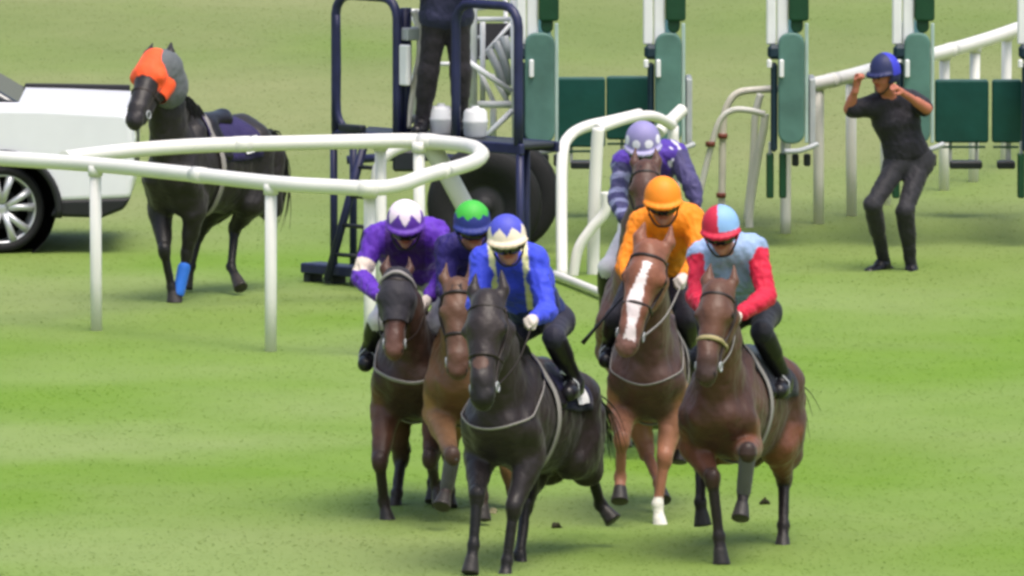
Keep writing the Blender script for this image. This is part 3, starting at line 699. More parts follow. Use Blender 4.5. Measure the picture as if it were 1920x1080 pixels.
hoops('guide_barrier', 'white bent tube barrier caught behind the hairpin end of the rail', [
    ('upright', T([(705, 552), (704, 420), (705, 335), (714, 305), (738, 284), (775, 270), (812, 262)], Yk), .040, WHITEP),
    ('boom', T([(800, 262), (838, 325), (880, 402), (925, 480), (955, 540)], Yk + .2), .075, WHITEP),
    ('cross_bar', T([(865, 262), (890, 245), (912, 232)], Yk + .3), .035, WHITEP)])
# ------------------------------------------------------------ starting stalls
Ys = plane(1300, 465)[1]; S0 = plane(1300, 465); SO = V3(S0[0], Ys, 0)
st = empty('starting_stalls', SO, 'green padded starting stalls with white posts standing behind the runners', 'starting stalls')
def bx(name, m, px0, py0, px1, py1, Y0, dep, parent, bev=.015):
    a = at(px0, py1, Y0); b = at(px1, py0, Y0); mb = MB(); mb.box((a[0], Y0, a[2]), (b[0], Y0 + dep, b[2]), bev); return mb.build(name, m, parent, SO)
def rounded(name, m, px0, py0, px1, py1, Y0, dep, parent, rr=.07, top=True, bot=True):
    a = at(px0, py1, Y0); b = at(px1, py0, Y0); x0, x1, z0, z1 = a[0], b[0], a[2], b[2]; rr = min(rr, (x1-x0)*.49); pl = []
    for cx, cz, a0, on in ((x1-rr, z1-rr, 0, top), (x0+rr, z1-rr, 90, top), (x0+rr, z0+rr, 180, bot), (x1-rr, z0+rr, 270, bot)):
        for k in range(6):
            t = math.radians(a0 + 18*k)
            pl.append((cx + rr*math.cos(t), cz + rr*math.sin(t)) if on else (x1 if math.cos(math.radians(a0+45)) > 0 else x0, z1 if math.sin(math.radians(a0+45)) > 0 else z0))
    q = []; [q.append(p) for p in pl if not q or abs(p[0]-q[-1][0]) + abs(p[1]-q[-1][1]) > 1e-5]
    mb = MB(); mb.prism(q, Y0, Y0 + dep); o = mb.build(name, m, parent, SO); bm = o.modifiers.new('b', 'BEVEL'); bm.width = .018; bm.segments = 3; return o
for i, x0 in enumerate((968, 1206, 1437, 1673, 1908, 2143)):
    dv = bx('divider', GREENP, x0+34, 78, x0+66, 262, Ys + .12, 2.75, st, .03)
    zt = at(x0, -190, Ys)[2]
    for k, (u0, u1, yb) in enumerate(((0, 18, 84), (20, 41, 92))):
        a = at(x0+u0, yb, Ys); b = at(x0+u1, yb, Ys); mb = MB(); mb.box((a[0], Ys + .02*k, a[2]), (b[0], Ys + .09 + .02*k, zt), .012); mb.build('post', WHITEM, dv, SO)
    rounded('upper_pad', GREEND, x0+42, -150, x0+80, 40, Ys - .02, .16, dv, .03)
    rounded('bolster', GREEND, x0+46, 30, x0+69, 62, Ys + .01, .14, dv, .05)
    rounded('shoulder_pad', GREENL, x0+(16 if i == 0 else 22), 62, x0+72, 270, Ys - .06, .14, dv, .09)
    bx('edge_strip', mat('pale_strip', '#9fb3ae', rough=.4), x0+72, 44, x0+79, 268, Ys - .03, .05, dv, .006)
    bx('hinge_cover', mat('navy_pad', '#132a38', rough=.5, bump=.2, bscale=9), x0+2, 84, x0+30, 112, Ys - .05, .1, dv, .03)
    bx('side_pad', mat('navy_pad', rough=.5), x0+8, 118, x0+21, 285, Ys - .03, .1, dv, .02)
    bx('latch', WHITEM, x0+1, 112, x0+10, 128, Ys - .09, .05, dv, .01); bx('latch', WHITEM, x0+24, 112, x0+33, 146, Ys - .10, .05, dv, .01)
    if i in (1, 2, 5): bx('rear_door', GREYM, x0+80, 148, x0+92, 274, Ys + .05, .5, dv, .01)
    for u in ((0, 14), (24, 38)):
        bx('skid', GREEND, x0+u[0], 288, x0+u[1], 372, Ys, .12, dv, .012); bx('skid_bracket', GREYM, x0+u[0]+4, 266, x0+u[1]-3, 290, Ys + .03, .05, dv, .004)
    mb = MB(); mb.tube([at(x0+34, 284, Ys-.04), at(x0+60, 283, Ys-.05), at(x0+80, 277, Ys-.05), at(x0+96, 270, Ys-.02)], .022, n=8, samples=4); mb.build('bumper_bar', GREYM, dv, SO)
    for u in (48, 70): bx('skid_foot', DKM, x0+u, 290, x0+u+13, 312, Ys + .25, .12, dv, .012)
Yr = Ys + 2.9
for a, b, t, bt in ((1042, 1135, 146, 276), (1137, 1218, 144, 262), (1753, 1854, 150, 268), (1860, 1916, 150, 268), (1992, 2084, 150, 268), (2090, 2150, 150, 268)):
    d = rounded('rear_gate', GREENP, a, t, b, bt, Yr, .12, st, .025)
    bx('gate_frame', mat('frame_green', '#3c5f4e', rough=.45), a+2, bt+6, b-6, bt+10, Yr + .02, .04, d, .004)
    bx('kick_board', DKM, a+28 if b-a > 70 else a+10, 303, b-12, 317, Yr - .06, .2, d, .012)
    for u in (a+26, b-26): bx('hanger', GREYM, u, bt-2, u+6, 306, Yr + .03, .04, d, .004)
xa, xb = at(940, 0, Ys)[0], at(2240, 0, Ys)[0]
mb = MB(); mb.box((xa, Ys - .16, 2.98), (xb, Ys + .16, 3.3), .02); mb.build('gantry_beam', WHITEM, st, SO)
mb = MB(); mb.box((xa, Yr - .1, 2.98), (xb, Yr + .12, 3.22), .02); mb.build('gantry_beam', WHITEM, st, SO)
for x0 in (968, 1206, 1437, 1673, 1908, 2143):
    a = at(x0+10, 0, Ys)[0]; mb = MB(); mb.box((a, Ys + .165, 3.02), (a + .08, Yr - .105, 3.14), .01); mb.build('roof_bar', WHITEM, st, SO)
# white truss and gear at the near end of the stalls
Yt = Ys + .5
def bar(name, m, L, w_, Y0=Yt, parent=st, dY=0, n=8):
    mb = MB(); mb.tube([at(x, y, Y0 + dY*i) for i, (x, y) in enumerate(L)], w_, n=n); return mb.build(name, m, parent, SO)
for L, w_, dy in (([(887, -150), (887, 195)], .034, 0), ([(862, 36), (960, 36)], .020, .05), ([(880, 196), (962, 196)], .030, .1), ([(864, 106), (960, 172)], .024, -.08), ([(898, 130), (926, 192)], .020, .12),
                 ([(922, 140), (952, 192)], .020, .18), ([(905, 262), (962, 206)], .024, -.12), ([(962, 0), (966, 262)], .026, 0), ([(860, 20), (962, 8)], .018, .2), ([(868, 120), (868, 240)], .05, .25),
                 ([(775, 25), (794, 60), (790, 110), (772, 175), (770, 230)], .038, .5), ([(757, 88), (757, 166)], .033, -.1), ([(905, 36), (905, 200)], .022, .3), ([(925, 196), (925, 262)], .026, .2), ([(948, 0), (950, 200)], .018, .6), ([(868, 196), (905, 262)], .020, .15), ([(862, 70), (900, 70)], .016, .1), ([(800, 30), (800, 200)], .022, .7), ([(900, 110), (962, 40)], .016, .45), ([(812, 120), (862, 120)], .018, .7), ([(740, 20), (790, 20)], .014, 0)):
    bar('truss_bar', WHITEM, L, w_, Yt + dy)
for L in ([(916, 92), (934, 128), (950, 180)], [(930, 78), (944, 110), (957, 160)], [(945, 68), (956, 110)]): bar('vent_slat', GREYM, L, .036, Yt + .35)
mb = MB(); mb.prism([tuple(at(x, y, Yt + .5)[[0, 2]]) for x, y in ((893, 44), (962, 44), (962, 66), (930, 84), (915, 112), (894, 112))][::-1], Yt + .5, Yt + .53); mb.build('canvas_sheet', mat('canvas', '#3c3a3f', rough=.8, bump=.4, bscale=5), st, SO)
bx('control_box', WHITEM, 858, 120, 884, 152, Yt - .1, .15, st, .01); bx('battery_box', DKM, 862, 154, 882, 185, Yt + .05, .2, st, .01)
# transport wheels and axle
for nm, px, py, dY in (('transport_wheel', 908, 492, .0), ('transport_wheel', 942, 486, .55)):
    c = plane(px, py); c = V3(c[0], c[1] + dY, .46)
    mb = MB(); mb.lathe([(.17, .02), (.25, -.02), (.30, -.05), (.42, -.06), (.455, -.02), (.46, .1), (.46, .22), (.45, .30), (.40, .34), (.17, .30)], c, (0, 1, 0), 40)
    t_ = mb.build(nm, RUBBER, st, SO); mb = MB(); mb.lathe([(0, -.02), (.06, -.02), (.07, .03), (.2, .05), (.22, .01), (.252, -.015)], c, (0, 1, 0), 32); mb.build('hub', mat('dusty_grey', '#2b2b2e', rough=.7), t_, SO)
bar('axle_beam', DKM, [(905, 290), (908, 385)], .05, Ys + .1); bar('axle_beam', DKM, [(940, 300), (968, 395)], .035, Ys + .2); bar('tow_bar', NAVYM, [(650, 300), (760, 292), (905, 300)], .035, Ys + .3)
bx('gear_box', DKM, 736, 282, 785, 322, Ys + .1, .35, st, .02)
# ------------------------------------------------------------ handlers' platform with its railings and ladder
P0, P1 = plane(632, 531), plane(975, 562); PD = (P1 - P0); PL_ = np.linalg.norm(PD); PD /= PL_; PN = V3(-PD[1], PD[0], 0)
pf = empty('loading_platform', P0, 'navy steel platform with round cornered railings, ladder and a man on top', 'platform')
W = lambda u, v, z: P0 + PD*u + PN*v + V3(0, 0, z)
UX = lambda px: (px - 632) / (975 - 632) * PL_
R3 = np.array([[PD[0], PN[0], 0], [PD[1], PN[1], 0], [0, 0, 1]])
def pbox(name, m, u0, u1, v0, v1, z0, z1, bev=.01, par=pf):
    mb = MB(); mb.box((u0, v0, z0), (u1, v1, z1), bev); mb.v = [tuple(P0 + R3 @ np.array(p)) for p in mb.v]; return mb.build(name, m, par, P0)
pbox('deck', DKM, -.02, PL_ + .02, .02, .36, 1.17, 1.21); pbox('deck_edge', NAVYM, -.04, PL_ + .04, -.03, .018, 1.13, 1.215); pbox('deck_edge', NAVYM, -.04, PL_ + .04, .362, .40, 1.13, 1.215)
def hoop(u0, u1, v, lean=0):
    zt = 2.28; r = .16; pts = [(u0, 1.2)] + [(u0, z) for z in (1.5, 1.9)] + [(u0 + r*(1-math.cos(a)), zt - r + r*math.sin(a)) for a in np.linspace(0, 1.57, 5)] + [((u0+u1)/2, zt)] + [(u1 - r*(1-math.cos(a)), zt - r + r*math.sin(a)) for a in np.linspace(1.57, 0, 5)] + [(u1, 1.9), (u1, 1.5), (u1, 1.2)]
    mb = MB(); mb.tube([W(u + lean*(z-1.2), v, z) for u, z in pts], .037, n=10); return mb
hoop(UX(630), UX(746), .0).build('railing', NAVYM, pf, P0); hoop(UX(856), UX(972), .0).build('railing', NAVYM, pf, P0)
mb = MB(); mb.tube([W(UX(632), .0, 2.12), W(UX(633), .0, 1.7), W(UX(633), 0, 1.35), W(UX(645), 0, 1.24)], .03, samples=3); mb.build('rail_liner', NAVYM, pf, P0)
for u, v in ((UX(626), .0), (UX(975), .0), (UX(600), .36), (UX(925), .36)):
    mb = MB(); mb.tube([W(u, v, 0.02), W(u, v, 1.16)], .030, n=8); mb.build('leg', NAVYM, pf, P0)
for u0, u1, v in ((694, 648, -.05), (735, 700, -.05)):
    mb = MB(); mb.tube([W(UX(u0), v, 1.14), W(UX(u1), v - .15, .04)], .033, n=8, sq=.7); mb.build('ladder_rail', NAVYM, pf, P0)
for k in range(4):
    f = .18 + .21*k; a = W(UX(694 + (648-694)*f), -.05 - .15*f, 1.14 - 1.1*f); b = W(UX(735 + (700-735)*f), -.05 - .15*f, 1.14 - 1.1*f)
    mb = MB(); mb.tube([a, b], .017, n=8); mb.build('rung', DKM, pf, P0)
pbox('foot_plate', NAVYM, UX(582), UX(690), -.12, .10, .07, .15); pbox('foot_plate', DKM, UX(584), UX(596), -.10, .06, -.02, .069); pbox('foot_plate', DKM, UX(624), UX(640), -.10, .06, -.02, .069); pbox('foot_plate', DKM, UX(672), UX(686), -.10, .06, -.02, .069)
pbox('step', DKM, UX(650), UX(695), -.10, -.035, 1.215, 1.27)
mb = MB(); mb.tube([W(UX(745), .1, 1.22), W(UX(745), .1, 2.2)], .045, n=8); mb.build('mast', NAVYM, pf, P0)
pbox('white_panel', WHITEM, UX(752), UX(768), -.02, .03, 1.60, 1.92)
Yp = W(UX(780), .3, 0)[1]; mb = MB(); mb.tube([at(x, y, Yp) for x, y in ((776, 20), (786, 50), (788, 100), (780, 150), (768, 200), (764, 240))], .030, n=8, samples=4); mb.build('hose', mat('cream_plastic', rough=.5), pf, P0)
pbox('clamp_block', GREYM, UX(738), UX(762), .02, .2, 1.95, 2.05)
mb = MB(); mb.tube([W(UX(725), .2, 1.22), W(UX(725), .2, 1.42)], .022, n=8); mb.tube([W(UX(715), .15, 1.25), W(UX(760), .2, 1.36)], .03, n=8); mb.build('pedal', GREYM, pf, P0)
def drum(px, label, k):
    b = W(UX(px) - .13, .22, 1.212); mb = MB(); mb.lathe([(0, 0), (.075, 0), (.09, .02), (.095, .11), (.10, .12), (.10, .135), (.094, .145), (.09, .20), (.07, .225), (.03, .23), (.03, .245), (0, .245)], b, (0, 0, 1), 24)
    tag(mb.build('plastic_drum', WHITEM, None, None), label, 'drum')
drum(812, 'white plastic drum between the two legs of the man on the platform', 0); drum(876, 'white plastic drum right of the navy railing post on the platform', 1)
# ------------------------------------------------------------ white car
CW = plane(5, 476); CO = V3(CW[0], CW[1], 0)
car = empty('parked_car', CO, 'white off road car standing behind the running rail, front wheel turned', 'car')
PAINT = mat('white_paint', '#dedee5', rough=.35, spec=.5, var=.02, coat=.25); GLASS = mat('car_glass', '#141a20', rough=.06, spec=.8, var=.02); BLKP = mat('black_plastic', '#1b1c1f', rough=.55, var=.1)
def carprism(name, m, poly, y0, y1, bev=.05, seg=4, taper=0):
    mb = MB(); mb.prism([(x + CO[0], z) for x, z in poly], CO[1] + y0, CO[1] + y1)
    if taper:
        zs = [v[2] for v in mb.v]; za, zb = min(zs), max(zs)
        mb.v = [(v[0], v[1] + (taper if v[1] < CO[1] + (y0+y1)/2 else -taper) * (v[2]-za)/(zb-za), v[2]) for v in mb.v]
    o = mb.build(name, m, car, CO)
    if bev: b = o.modifiers.new('b', 'BEVEL'); b.width = bev; b.segments = seg; b.limit_method = 'ANGLE'; b.angle_limit = math.radians(25)
    return o
arch = lambda cx, r=.435, zc=.36: [(cx + r*math.cos(t), zc + r*math.sin(t)) for t in np.linspace(math.pi - .12, .12, 12)]
lower = [(-3.95, .55), (-3.4, .42)] + arch(-2.85) + arch(0) + [(1.03, .44), (1.055, .60), (1.06, .85), (1.05, 1.08), (.98, 1.15), (.3, 1.185), (-.3, 1.19), (-2, 1.2), (-3.9, 1.18), (-4.0, .9)]
carprism('body', PAINT, lower, .0, 1.92, .07)
carprism('bonnet', PAINT, [(1.02, 1.10), (1.0, 1.185), (.5, 1.205), (.12, 1.215), (-.3, 1.22), (-.3, 1.1)], .08, 1.84, .03)
carprism('bonnet_trim', BLKP, [(.98, 1.232), (.5, 1.24), (.12, 1.245), (.10, 1.18), (.98, 1.1)], 1.845, 1.90, .012)
gh = [(.17, 1.19), (-.62, 1.66), (-.9, 1.72), (-3.5, 1.72), (-3.88, 1.2)]
carprism('windscreen', GLASS, gh, .10, 1.82, .05, taper=.13)
carprism('roof', PAINT, [(-.66, 1.70), (-.9, 1.765), (-3.4, 1.765), (-3.6, 1.70)], .2, 1.72, .03)
for x in (-1.55, -2.75): carprism('pillar', PAINT, [(x, 1.2), (x+.09, 1.2), (x+.05, 1.71), (x-.03, 1.71)], .085, .16, .008, taper=.06)
for x0, x1 in ((-.62, -1.62), (-1.66, -2.42)):
    d = carprism('door', PAINT, [(x0, .5), (x0, 1.15), (x1, 1.15), (x1, .5)], -.014, .02, .01); mb = MB(); mb.box((CO[0] + x1 + .08, CO[1] - .045, 1.02), (CO[0] + x1 + .26, CO[1] - .016, 1.05), .008); mb.build('handle', PAINT, d, V3(0, 0, 0) + CO)
carprism('sill', BLKP, [(-2.3, .30), (-2.3, .43), (-.5, .43), (-.5, .30)], .02, 1.9, .02); carprism('front_skirt', BLKP, [(.38, .30), (.46, .44), (1.035, .455), (.98, .36), (.8, .29)], -.004, 1.9, .03)
carprism('headlight', mat('lamp_glass', '#c9ced2', rough=.15, spec=.8, var=.05), [(1.0, .86), (1.0, 1.0), (1.06, 1.0), (1.075, .93), (1.07, .86)], .06, .42, .02)
carprism('grille', BLKP, [(1.03, .62), (1.065, .62), (1.065, .95), (1.03, .95)], .35, 1.57, .01)
carprism('crease_trim', mat('crease_grey', '#8f9198', rough=.4), [(.52, .735), (.52, .755), (1.02, .86), (1.03, .84)], -.008, .03, .004)
carprism('mirror', BLKP, [(-.42, 1.2), (-.42, 1.36), (-.58, 1.36), (-.60, 1.2)], -.16, .02, .03)
for cx in (0, -2.85):
    mb = MB()
    pts = [CO + V3(cx + .455*math.cos(t), -.012, .36 + .455*math.sin(t)) for t in np.linspace(-.15, math.pi + .15, 26)]; mb.tube(pts, .030, n=8, sq=.8); mb.build('arch_trim', BLKP, car, CO)
    mb = MB(); mb.lathe([(.43, 0), (.43, .45), (0, .45)], CO + V3(cx, .03, .36), (0, 1, 0), 28); mb.build('arch_liner', mat('liner', '#0c0c0d', rough=.9), car, CO)
def wheel(cx, y, steer, flip=1):
    c = CO + V3(cx, y, .36); ax = V3(math.sin(steer), math.cos(steer), 0) * flip; u = V3(ax[1], -ax[0], 0); z = V3(0, 0, 1)
    mb = MB(); mb.lathe([(.275, .02), (.285, -.012), (.33, -.018), (.353, .01), (.36, .05), (.36, .21), (.35, .25), (.27, .25)], c, ax, 44)
    t_ = mb.build('wheel', RUBBER, car, CO); rm = mat('alloy', '#c6c8cc', rough=.35, metal=.5, var=.05)
    mb = MB(); mb.lathe([(.262, .2), (.262, .02), (.276, .0), (.286, .012)], c, ax, 40); mb.lathe([(0, .02), (.05, .02), (.06, .04)], c, ax, 20)
    for k in range(5):
        for s in (-1, 1):
            a = 2*math.pi*k/5 + .3; b = a + s*.26; f0 = c + (u*math.cos(a + s*.1) + z*math.sin(a + s*.1))*.05 + ax*.03; f1 = c + (u*math.cos(b) + z*math.sin(b))*.268 + ax*.018
            mb.tube([f0, (f0+f1)/2 + ax*.004, f1], [.030, .028, .036], n=8)
    mb.build('rim', rm, t_, CO); mb = MB(); mb.lathe([(0, .13), (.17, .13), (.17, .15), (0, .15)], c, ax, 24); mb.build('brake_disc', mat('brake', '#2a2a2c', rough=.5, metal=.6), t_, CO)
wheel(0, .02, math.radians(-16)); wheel(-2.85, .02, 0); wheel(0, 1.9, math.radians(-16), -1); wheel(-2.85, 1.9, 0, -1)
# ------------------------------------------------------------ horses and jockeys
def wface(F_, v): return F_.R.T @ np.array(v, float)
BAY, DBAY, BLK, CHEST = '#5a3323', '#3a261f', '#29211f', '#6b4434'
# front dark horse, royal blue rider
fA = Fig(990, 1052, -19)
_, hA = horse('nearly black horse out in front, carrying the rider in royal blue', fA, ((912, 566, -.95), (903, 752, -1.28)),
    dict(fl=[(894, 932, -.72), (888, 1022, -.80), (881, 1074, -.86)], fr=[(963, 955, -.66), (951, 1052, -.70), (944, 1098, -.76)], hl=[(985, 950, .2), (975, 1040, .0), (983, 1092, -.08)], hr=[(1108, 884, .75), (1126, 946, .88), (1150, 976, .84)]),
    '#271f1f', '#151111', '#100e0f', muzzle='#151213', breast=.010, tilt=.17, star=((.66, 0, .05), .055, '#5c4238'))
def capA(r, t):
    ang = np.degrees(np.arctan2(r[:, 0], r[:, 1])); zz = np.abs(((ang / 55.0) % 1) - .5) * 2
    m = r[:, 2] > .072 + .06*(1-zz)**.7
    c = np.where(m[:, None], lin('#4a4fc0'), lin('#e6d8c4')); c[t == 'peak'] = lin('#d9c6ae'); return c
def jerA(V, t, i):
    c = np.tile(lin('#3a49cf'), (len(V), 1)); l = np.abs((V - i['shm']) @ i['L']); f = (V - i['ch']) @ i['Fd']
    m = (l > .085) & (l < .125) & np.isin(t, ['torso']); c[m] = lin('#e0d9a8')
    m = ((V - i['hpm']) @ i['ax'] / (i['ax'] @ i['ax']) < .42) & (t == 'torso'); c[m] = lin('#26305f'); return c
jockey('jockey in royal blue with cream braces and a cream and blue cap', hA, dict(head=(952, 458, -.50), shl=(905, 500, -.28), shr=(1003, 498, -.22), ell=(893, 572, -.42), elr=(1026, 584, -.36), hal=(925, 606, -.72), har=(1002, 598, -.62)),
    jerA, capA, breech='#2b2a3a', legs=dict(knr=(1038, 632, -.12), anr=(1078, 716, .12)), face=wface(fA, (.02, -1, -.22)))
# bay on the right, red and light blue rider
fB = Fig(1384, 1034, -15)
_, hB = horse('bay horse on the right with a pale noseband, under the rider in red sleeves', fB, ((1346, 545, -.92), (1322, 708, -1.22)),
    dict(fl=[(1336, 900, -.70), (1348, 1006, -.72), (1353, 1060, -.76)], fr=[(1402, 850, -.95), (1394, 925, -.82), (1388, 972, -.92)], hl=[(1314, 870, .55), (1313, 942, .42), (1318, 985, .40)], hr=[(1470, 900, .66), (1469, 985, .50), (1467, 1038, .42)]),
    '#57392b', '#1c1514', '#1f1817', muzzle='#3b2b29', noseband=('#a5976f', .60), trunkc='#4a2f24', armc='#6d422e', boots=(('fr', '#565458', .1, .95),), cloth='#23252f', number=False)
def capB(r, t):
    m = (r[:, 0] > -.01) & (r[:, 2] > .055); c = np.where(m[:, None], lin('#86aee0'), lin('#c2203f')); c[t == 'peak'] = lin('#c2203f'); return c
def jerB(V, t, i):
    c = np.tile(lin('#8fa6cd'), (len(V), 1)); s = np.abs((V - i['shm']) @ i['L'])
    m = (t == 'farm') | ((t == 'uarm') & (s > .14)); c[m] = lin('#c4203e'); return c
jockey('jockey with red sleeves, light blue body and a red and light blue quartered cap', hB, dict(head=(1352, 440, -.48), shl=(1312, 492, -.26), shr=(1415, 478, -.18), ell=(1306, 556, -.40), elr=(1438, 556, -.30), hal=(1330, 590, -.70), har=(1384, 592, -.60)),
    jerB, capB, breech='#24242c', rein='pale', legs=dict(knr=(1428, 622, -.10), anr=(1470, 712, .14)), face=wface(fB, (-.05, -1, -.28)))
# chestnut with the blaze, orange rider
fC = Fig(1222, 962, -4)
_, hC = horse('chestnut horse with a broad white blaze and one white foot, under the rider in orange', fC, ((1220, 472, -.92), (1174, 652, -1.22)),
    dict(fl=[(1166, 826, -.88), (1163, 895, -.80), (1162, 940, -.90)], fr=[(1246, 862, -.62), (1233, 946, -.66), (1239, 1000, -.70)], hl=[(1212, 848, .35), (1236, 905, .10), (1242, 938, .0)], hr=[(1273, 790, .70), (1274, 838, .62), (1272, 866, .58)]),
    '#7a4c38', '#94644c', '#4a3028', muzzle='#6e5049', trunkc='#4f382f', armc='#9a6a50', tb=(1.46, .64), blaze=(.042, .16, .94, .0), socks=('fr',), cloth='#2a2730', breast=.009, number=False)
jockey('jockey all in bright orange with an orange cap and black goggles', hC, dict(head=(1243, 385, -.48), shl=(1200, 432, -.26), shr=(1298, 422, -.22), ell=(1172, 498, -.36), elr=(1312, 486, -.34), hal=(1196, 540, -.62), har=(1282, 520, -.66)),
    flatc('#f08a1c'), lambda r, t: np.tile(lin('#f28a16'), (len(r), 1)), breech='#2a2830', face=wface(fC, (.0, -1, -.25)), rein='pale', legs=dict(anl=(1142, 655, .15), anr=(1290, 668, .15)))
# left bay in the black hood, purple rider
fD = Fig(778, 955, -2)
_, hD = horse('dark bay horse on the left wearing a black hood, white breastplate across its chest', fD, ((745, 520, -.90), (738, 662, -1.16)),
    dict(fl=[(712, 868, -.72), (720, 940, -.62), (729, 986, -.66)], fr=[(806, 862, -.90), (818, 910, -.74), (826, 945, -.82)], hl=[(752, 862, .5), (744, 925, .30), (738, 962, .25)], hr=[(812, 850, .5), (812, 905, .35), (812, 940, .3)]),
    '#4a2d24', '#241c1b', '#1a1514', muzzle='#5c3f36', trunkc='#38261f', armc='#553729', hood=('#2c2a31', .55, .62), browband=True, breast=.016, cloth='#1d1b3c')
def capD(r, t):
    ang = np.degrees(np.arctan2(r[:, 0], r[:, 1])); zz = np.abs(((ang / 60.0 + .5) % 1) - .5) * 2
    m = r[:, 2] > .065 + .075*zz
    c = np.where(m[:, None], lin('#ead8ea'), lin('#5a2f9e')); c[t == 'peak'] = lin('#5a2f9e'); return c
def jerD(V, t, i):
    c = np.tile(lin('#5b2fa8'), (len(V), 1)); J = i['J']
    for a in 'lr':
        d = np.linalg.norm(V - J['el'+a], axis=1); e = J['sh'+a] - J['el'+a]; e = e/np.linalg.norm(e); q = (V - J['el'+a]) @ e
        m = (q > .02) & (q < .12) & (t == 'uarm') & (d < .18); c[m] = lin('#dccbbf')
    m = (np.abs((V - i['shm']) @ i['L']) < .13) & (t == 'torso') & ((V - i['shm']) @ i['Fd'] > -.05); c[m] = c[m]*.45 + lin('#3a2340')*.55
    return c
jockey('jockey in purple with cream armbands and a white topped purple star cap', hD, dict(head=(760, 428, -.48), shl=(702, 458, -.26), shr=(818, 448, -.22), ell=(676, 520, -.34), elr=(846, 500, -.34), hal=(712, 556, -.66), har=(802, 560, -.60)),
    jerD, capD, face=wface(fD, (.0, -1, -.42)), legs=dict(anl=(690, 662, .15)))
# brown horse behind the two, green and navy rider
fE = Fig(880, 966, -4)
_, hE = horse('light brown horse half hidden between the purple and royal blue riders', fE, ((858, 540, -.90), (858, 700, -1.16)),
    dict(fl=[(848, 858, -1.0), (838, 915, -.92), (828, 950, -1.02)], fr=[(905, 860, -.6), (905, 930, -.6), (905, 975, -.64)], hl=[(842, 850, .6), (842, 920, .5), (842, 950, .45)], hr=[(965, 925, .4), (986, 965, .22), (1000, 992, .15)]),
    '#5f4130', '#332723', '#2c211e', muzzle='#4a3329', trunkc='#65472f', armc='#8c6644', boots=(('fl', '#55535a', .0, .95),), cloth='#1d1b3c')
def capE(r, t):
    ang = np.degrees(np.arctan2(r[:, 0], r[:, 1])); zz = np.abs(((ang / 45.0) % 1) - .5) * 2
    m = r[:, 2] > .10 + .025*zz; c = np.where(m[:, None], lin('#3fae3c'), lin('#232f7c')); return c
jockey('jockey in dark navy with a green topped navy cap, half hidden between two riders', hE, dict(head=(886, 430, -.42), shl=(838, 478, -.2), shr=(928, 478, -.2), ell=(836, 545, -.30), elr=(935, 545, -.3), hal=(846, 555, -.6), har=(890, 560, -.6)),
    flatc('#2b2266'), capE, breech='#c9c6cc', face=wface(fE, (.12, -1, -.3)))
# last horse out, lavender cap
fF = Fig(1206, 842, -8)
_, hF = horse('brown horse last of the field, head raised in front of the lavender capped rider', fF, ((1210, 318, -.92), (1212, 452, -1.20)),
    dict(fl=[(1172, 720, -.7), (1170, 800, -.66), (1170, 838, -.70)], fr=[(1232, 700, -.8), (1230, 760, -.7), (1228, 800, -.76)], hl=[(1190, 730, .4), (1196, 800, .2), (1200, 830, .16)], hr=[(1262, 720, .6), (1268, 790, .4), (1268, 822, .36)]),
    '#54382f', '#2b2120', '#241b1a', muzzle='#54382f', cloth='#1d1b3c')
def capF(r, t):
    c = np.tile(lin('#8a83b4'), (len(r), 1))
    for a in (-50, 0, 50, 100, -100, 180):
        for el, rr in ((.09, .02),):
            dv = np.array([math.sin(math.radians(a+25)), math.cos(math.radians(a+25))]) * .118; d = np.linalg.norm(r - np.array([dv[0]*.95, dv[1]*.95, el]), axis=1); c[d < rr + .012] = lin('#e6e2f2')
    c[t == 'peak'] = lin('#a9a3c8'); return c
def jerF(V, t, i):
    c = np.tile(lin('#4d3396'), (len(V), 1)); a = np.isin(t, ['uarm', 'farm']); J = i['J']
    for k in ('l', 'r'):
        e = J['ha'+k] - J['sh'+k]; q = (V - J['sh'+k]) @ (e/np.linalg.norm(e)); s = (np.sin(q * 58) > .3)
        m = a & (np.linalg.norm(V - J['el'+k], axis=1) < .33) & (((V - i['shm']) @ i['L'] > 0) == (k == 'r')); c[m] = np.where(s[m][:, None], lin('#8588ad'), lin('#42416a')) if k == 'l' else lin('#48436e')
    m = (t == 'torso') & (wob(V, 11) > .75); c[m] = lin('#d9d4ea'); return c
jockey('jockey in purple with striped grey sleeves and a lavender cap with white spots', hF, dict(head=(1206, 278, -.45), shl=(1168, 318, -.2), shr=(1268, 300, -.12), ell=(1157, 372, -.30), elr=(1296, 345, -.24), hal=(1172, 412, -.55), har=(1306, 385, -.3)),
    jerF, capF, face=wface(fF, (-.02, -1, -.5)), rein=True)
# loose dark horse on the left
fG = Fig(386, 556, -31)
_, hG = horse('riderless black horse in an orange blindfold hood behind the rail', fG, ((290, 112, -.70), (250, 228, -1.10)),
    dict(fl=[(308, 472, -.52), (321, 538, -.50), (325, 566, -.52)], fr=[(350, 478, -.42), (335, 548, -.50), (330, 580, -.54)], hl=[(372, 440, .55), (358, 500, .45), (348, 540, .40)], hr=[(440, 430, .42), (433, 500, .26), (452, 540, .10)]),
    '#1f1b1c', '#121010', '#141315', muzzle='#252124', tb=(1.52, .62), tilt=.03, hw=1.06, tailpts=[V3(0, .12, -.02), V3(.04, .2, -.25), V3(.02, .2, -.5), V3(-.03, .15, -.72)], hood=('#f0582c', .5, .47), cover='#5d6165', boots=(('fr', '#2f6fd0', .35, 1.02),), scale=.93, group='horses without a rider', cloth='#2b2450')
# whips: held by riders, things of their own
def whip(label, L, Y0):
    a = at(*L[0], Y0); mb = MB(); mb.tube([at(x, y, Y0) for x, y in L], [.008, .007, .016], n=8, samples=3); o = mb.build('whip', LEATHER, None, a); o.location = tuple(a); tag(o, label, 'whip')
whip('black whip pointing down left of the chestnut horse', [(1172, 552), (1138, 590), (1092, 644)], fC.O[1] - .5)
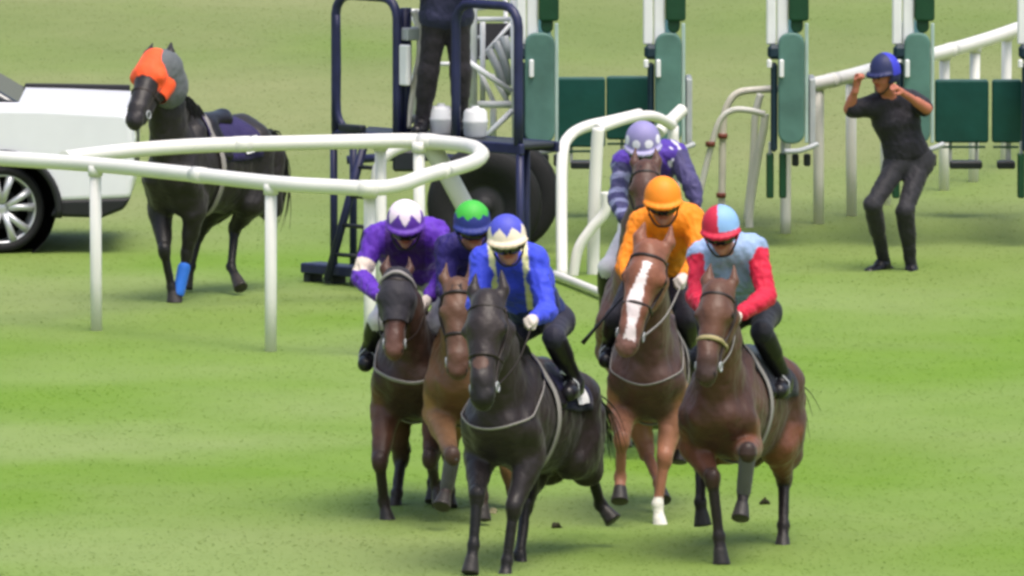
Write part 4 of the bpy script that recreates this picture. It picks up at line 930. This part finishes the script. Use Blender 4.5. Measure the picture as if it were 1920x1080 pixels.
# ------------------------------------------------------------ the ducking man
fH = Fig(1690, 505, 12)
def J2(F_, d): return {k: F_(*v) for k, v in d.items()}
JH = J2(fH, dict(head=(1657, 144, -.20), shl=(1630, 200, -.12), shr=(1710, 188, .10), ell=(1592, 205, -.16), elr=(1738, 204, -.12), hal=(1606, 160, -.28), har=(1690, 172, -.36),
    hil=(1683, 308, .0), hir=(1727, 302, .08), knl=(1636, 384, -.28), knr=(1697, 396, -.20), anl=(1658, 492, .06), anr=(1709, 503, .0), tol=(1630, 512, -.12), tor=(1708, 520, -.20)))
def shortsl(g):
    o = []
    for p in g:
        if p[5] == 'uarm': p = P_(p[0], p[0] + (p[1]-p[0])*.78, .066, .062, p[4], p[5])
        o.append(p)
    return o
def capH(r, t):
    c = np.tile(lin('#1d2452'), (len(r), 1)); m = (r[:, 2] > .02) & (r[:, 1] < .0); c[m] = lin('#3438bd'); m = np.linalg.norm(r - np.array([-.06, .10, .07]), axis=1) < .022; c[m] = lin('#d8d8e0'); return c
BLKC = '#25242a'
person('stalls handler in black clothes and blue helmet ducking with both arms raised to his head', fH.O, fH.a, JH, wface(fH, (-.75, -.62, -.12)), (.05, 0, 1), '#b06c58',
    [('trousers', ('hip', 'thigh', 'shin'), .013, '#28272c', .0035, CLOTH, None), ('t_shirt', ('torso', 'uarm', 'hip'), .016, '#211f27', .0045, CLOTH, lambda g: shortsl([P_(p[0], p[0] + (p[1]-p[0])*.45, p[2]*1.12, p[2]*1.15, p[4], 'torso') if p[5] == 'hip' else p for p in g])),
     ('shoes', ('foot',), .012, '#18181a', .001, LEATHER, None)], helmet=capH, hands={'l': ((.15, -.1, 1), (.5, -.8, 0)), 'r': ((-.5, -.3, .35), (-.5, .3, -.8))}, bare_hands=True, build=.98, hairc='#2a1c16')
# ------------------------------------------------------------ man standing on the platform
base = W(UX(800), .18, 1.212); B_ = lambda x, y, z: V3(x, y, z)
JM = dict(head=B_(.02, -.04, 1.66), shl=B_(-.18, 0, 1.44), shr=B_(.20, .02, 1.44), ell=B_(-.24, -.04, 1.16), elr=B_(.27, -.02, 1.16), hal=B_(-.12, -.30, 1.22), har=B_(.16, -.30, 1.22),
    hil=B_(-.05, 0, .94), hir=B_(.11, .02, .94), knl=B_(-.11, .0, .50), knr=B_(.14, .0, .50), anl=B_(-.16, .06, .10), anr=B_(.14, .08, .10), tol=B_(-.20, -.12, .045), tor=B_(.16, -.12, .045))
person('man in a navy jacket and black trousers standing on the navy platform', base, 0, JM, (.1, -1, -.1), (0, 0, 1), '#b98a74',
    [('trousers', ('hip', 'thigh', 'shin'), .020, '#29252b', .0035, CLOTH, None), ('jacket', ('torso', 'uarm', 'farm', 'hip'), .032, '#2c2d48', .004, CLOTH, None), ('shoes', ('foot',), .012, '#201c1c', .001, LEATHER, None)],
    helmet=lambda r, t: np.tile(lin('#1d2452'), (len(r), 1)), hands={'l': ((.6, -.7, 0), (0, 0, -1)), 'r': ((-.5, -.7, 0), (0, 0, -1))}, bare_hands=True, build=1.04)

for k, (px, py, lb) in enumerate(((1432, 946, 'dark clod of turf kicked up beside the grey bandaged leg'), (926, 962, 'pale bit of torn turf between the forelegs of the front horse'), (1044, 990, 'dark clod of turf right of the front horse hooves'))):
    g = plane(px, py); pr = [P_(V3(*(RS.normal(size=3) * .012)), V3(*(RS.normal(size=3) * .014)), .014, .008, .01, 'c') for _ in range(5)]
    V, Q = skin(pr, .005, smooth=0); o = mk('turf_clod', V, Q, mat('soil' if k != 1 else 'dry_soil', '#2c2a18' if k != 1 else '#8f8a6a', rough=.9), None); o.location = tuple(g + V3(0, 0, .018)); tag(o, lb, 'turf clod', 'clods of turf kicked up by the hooves')
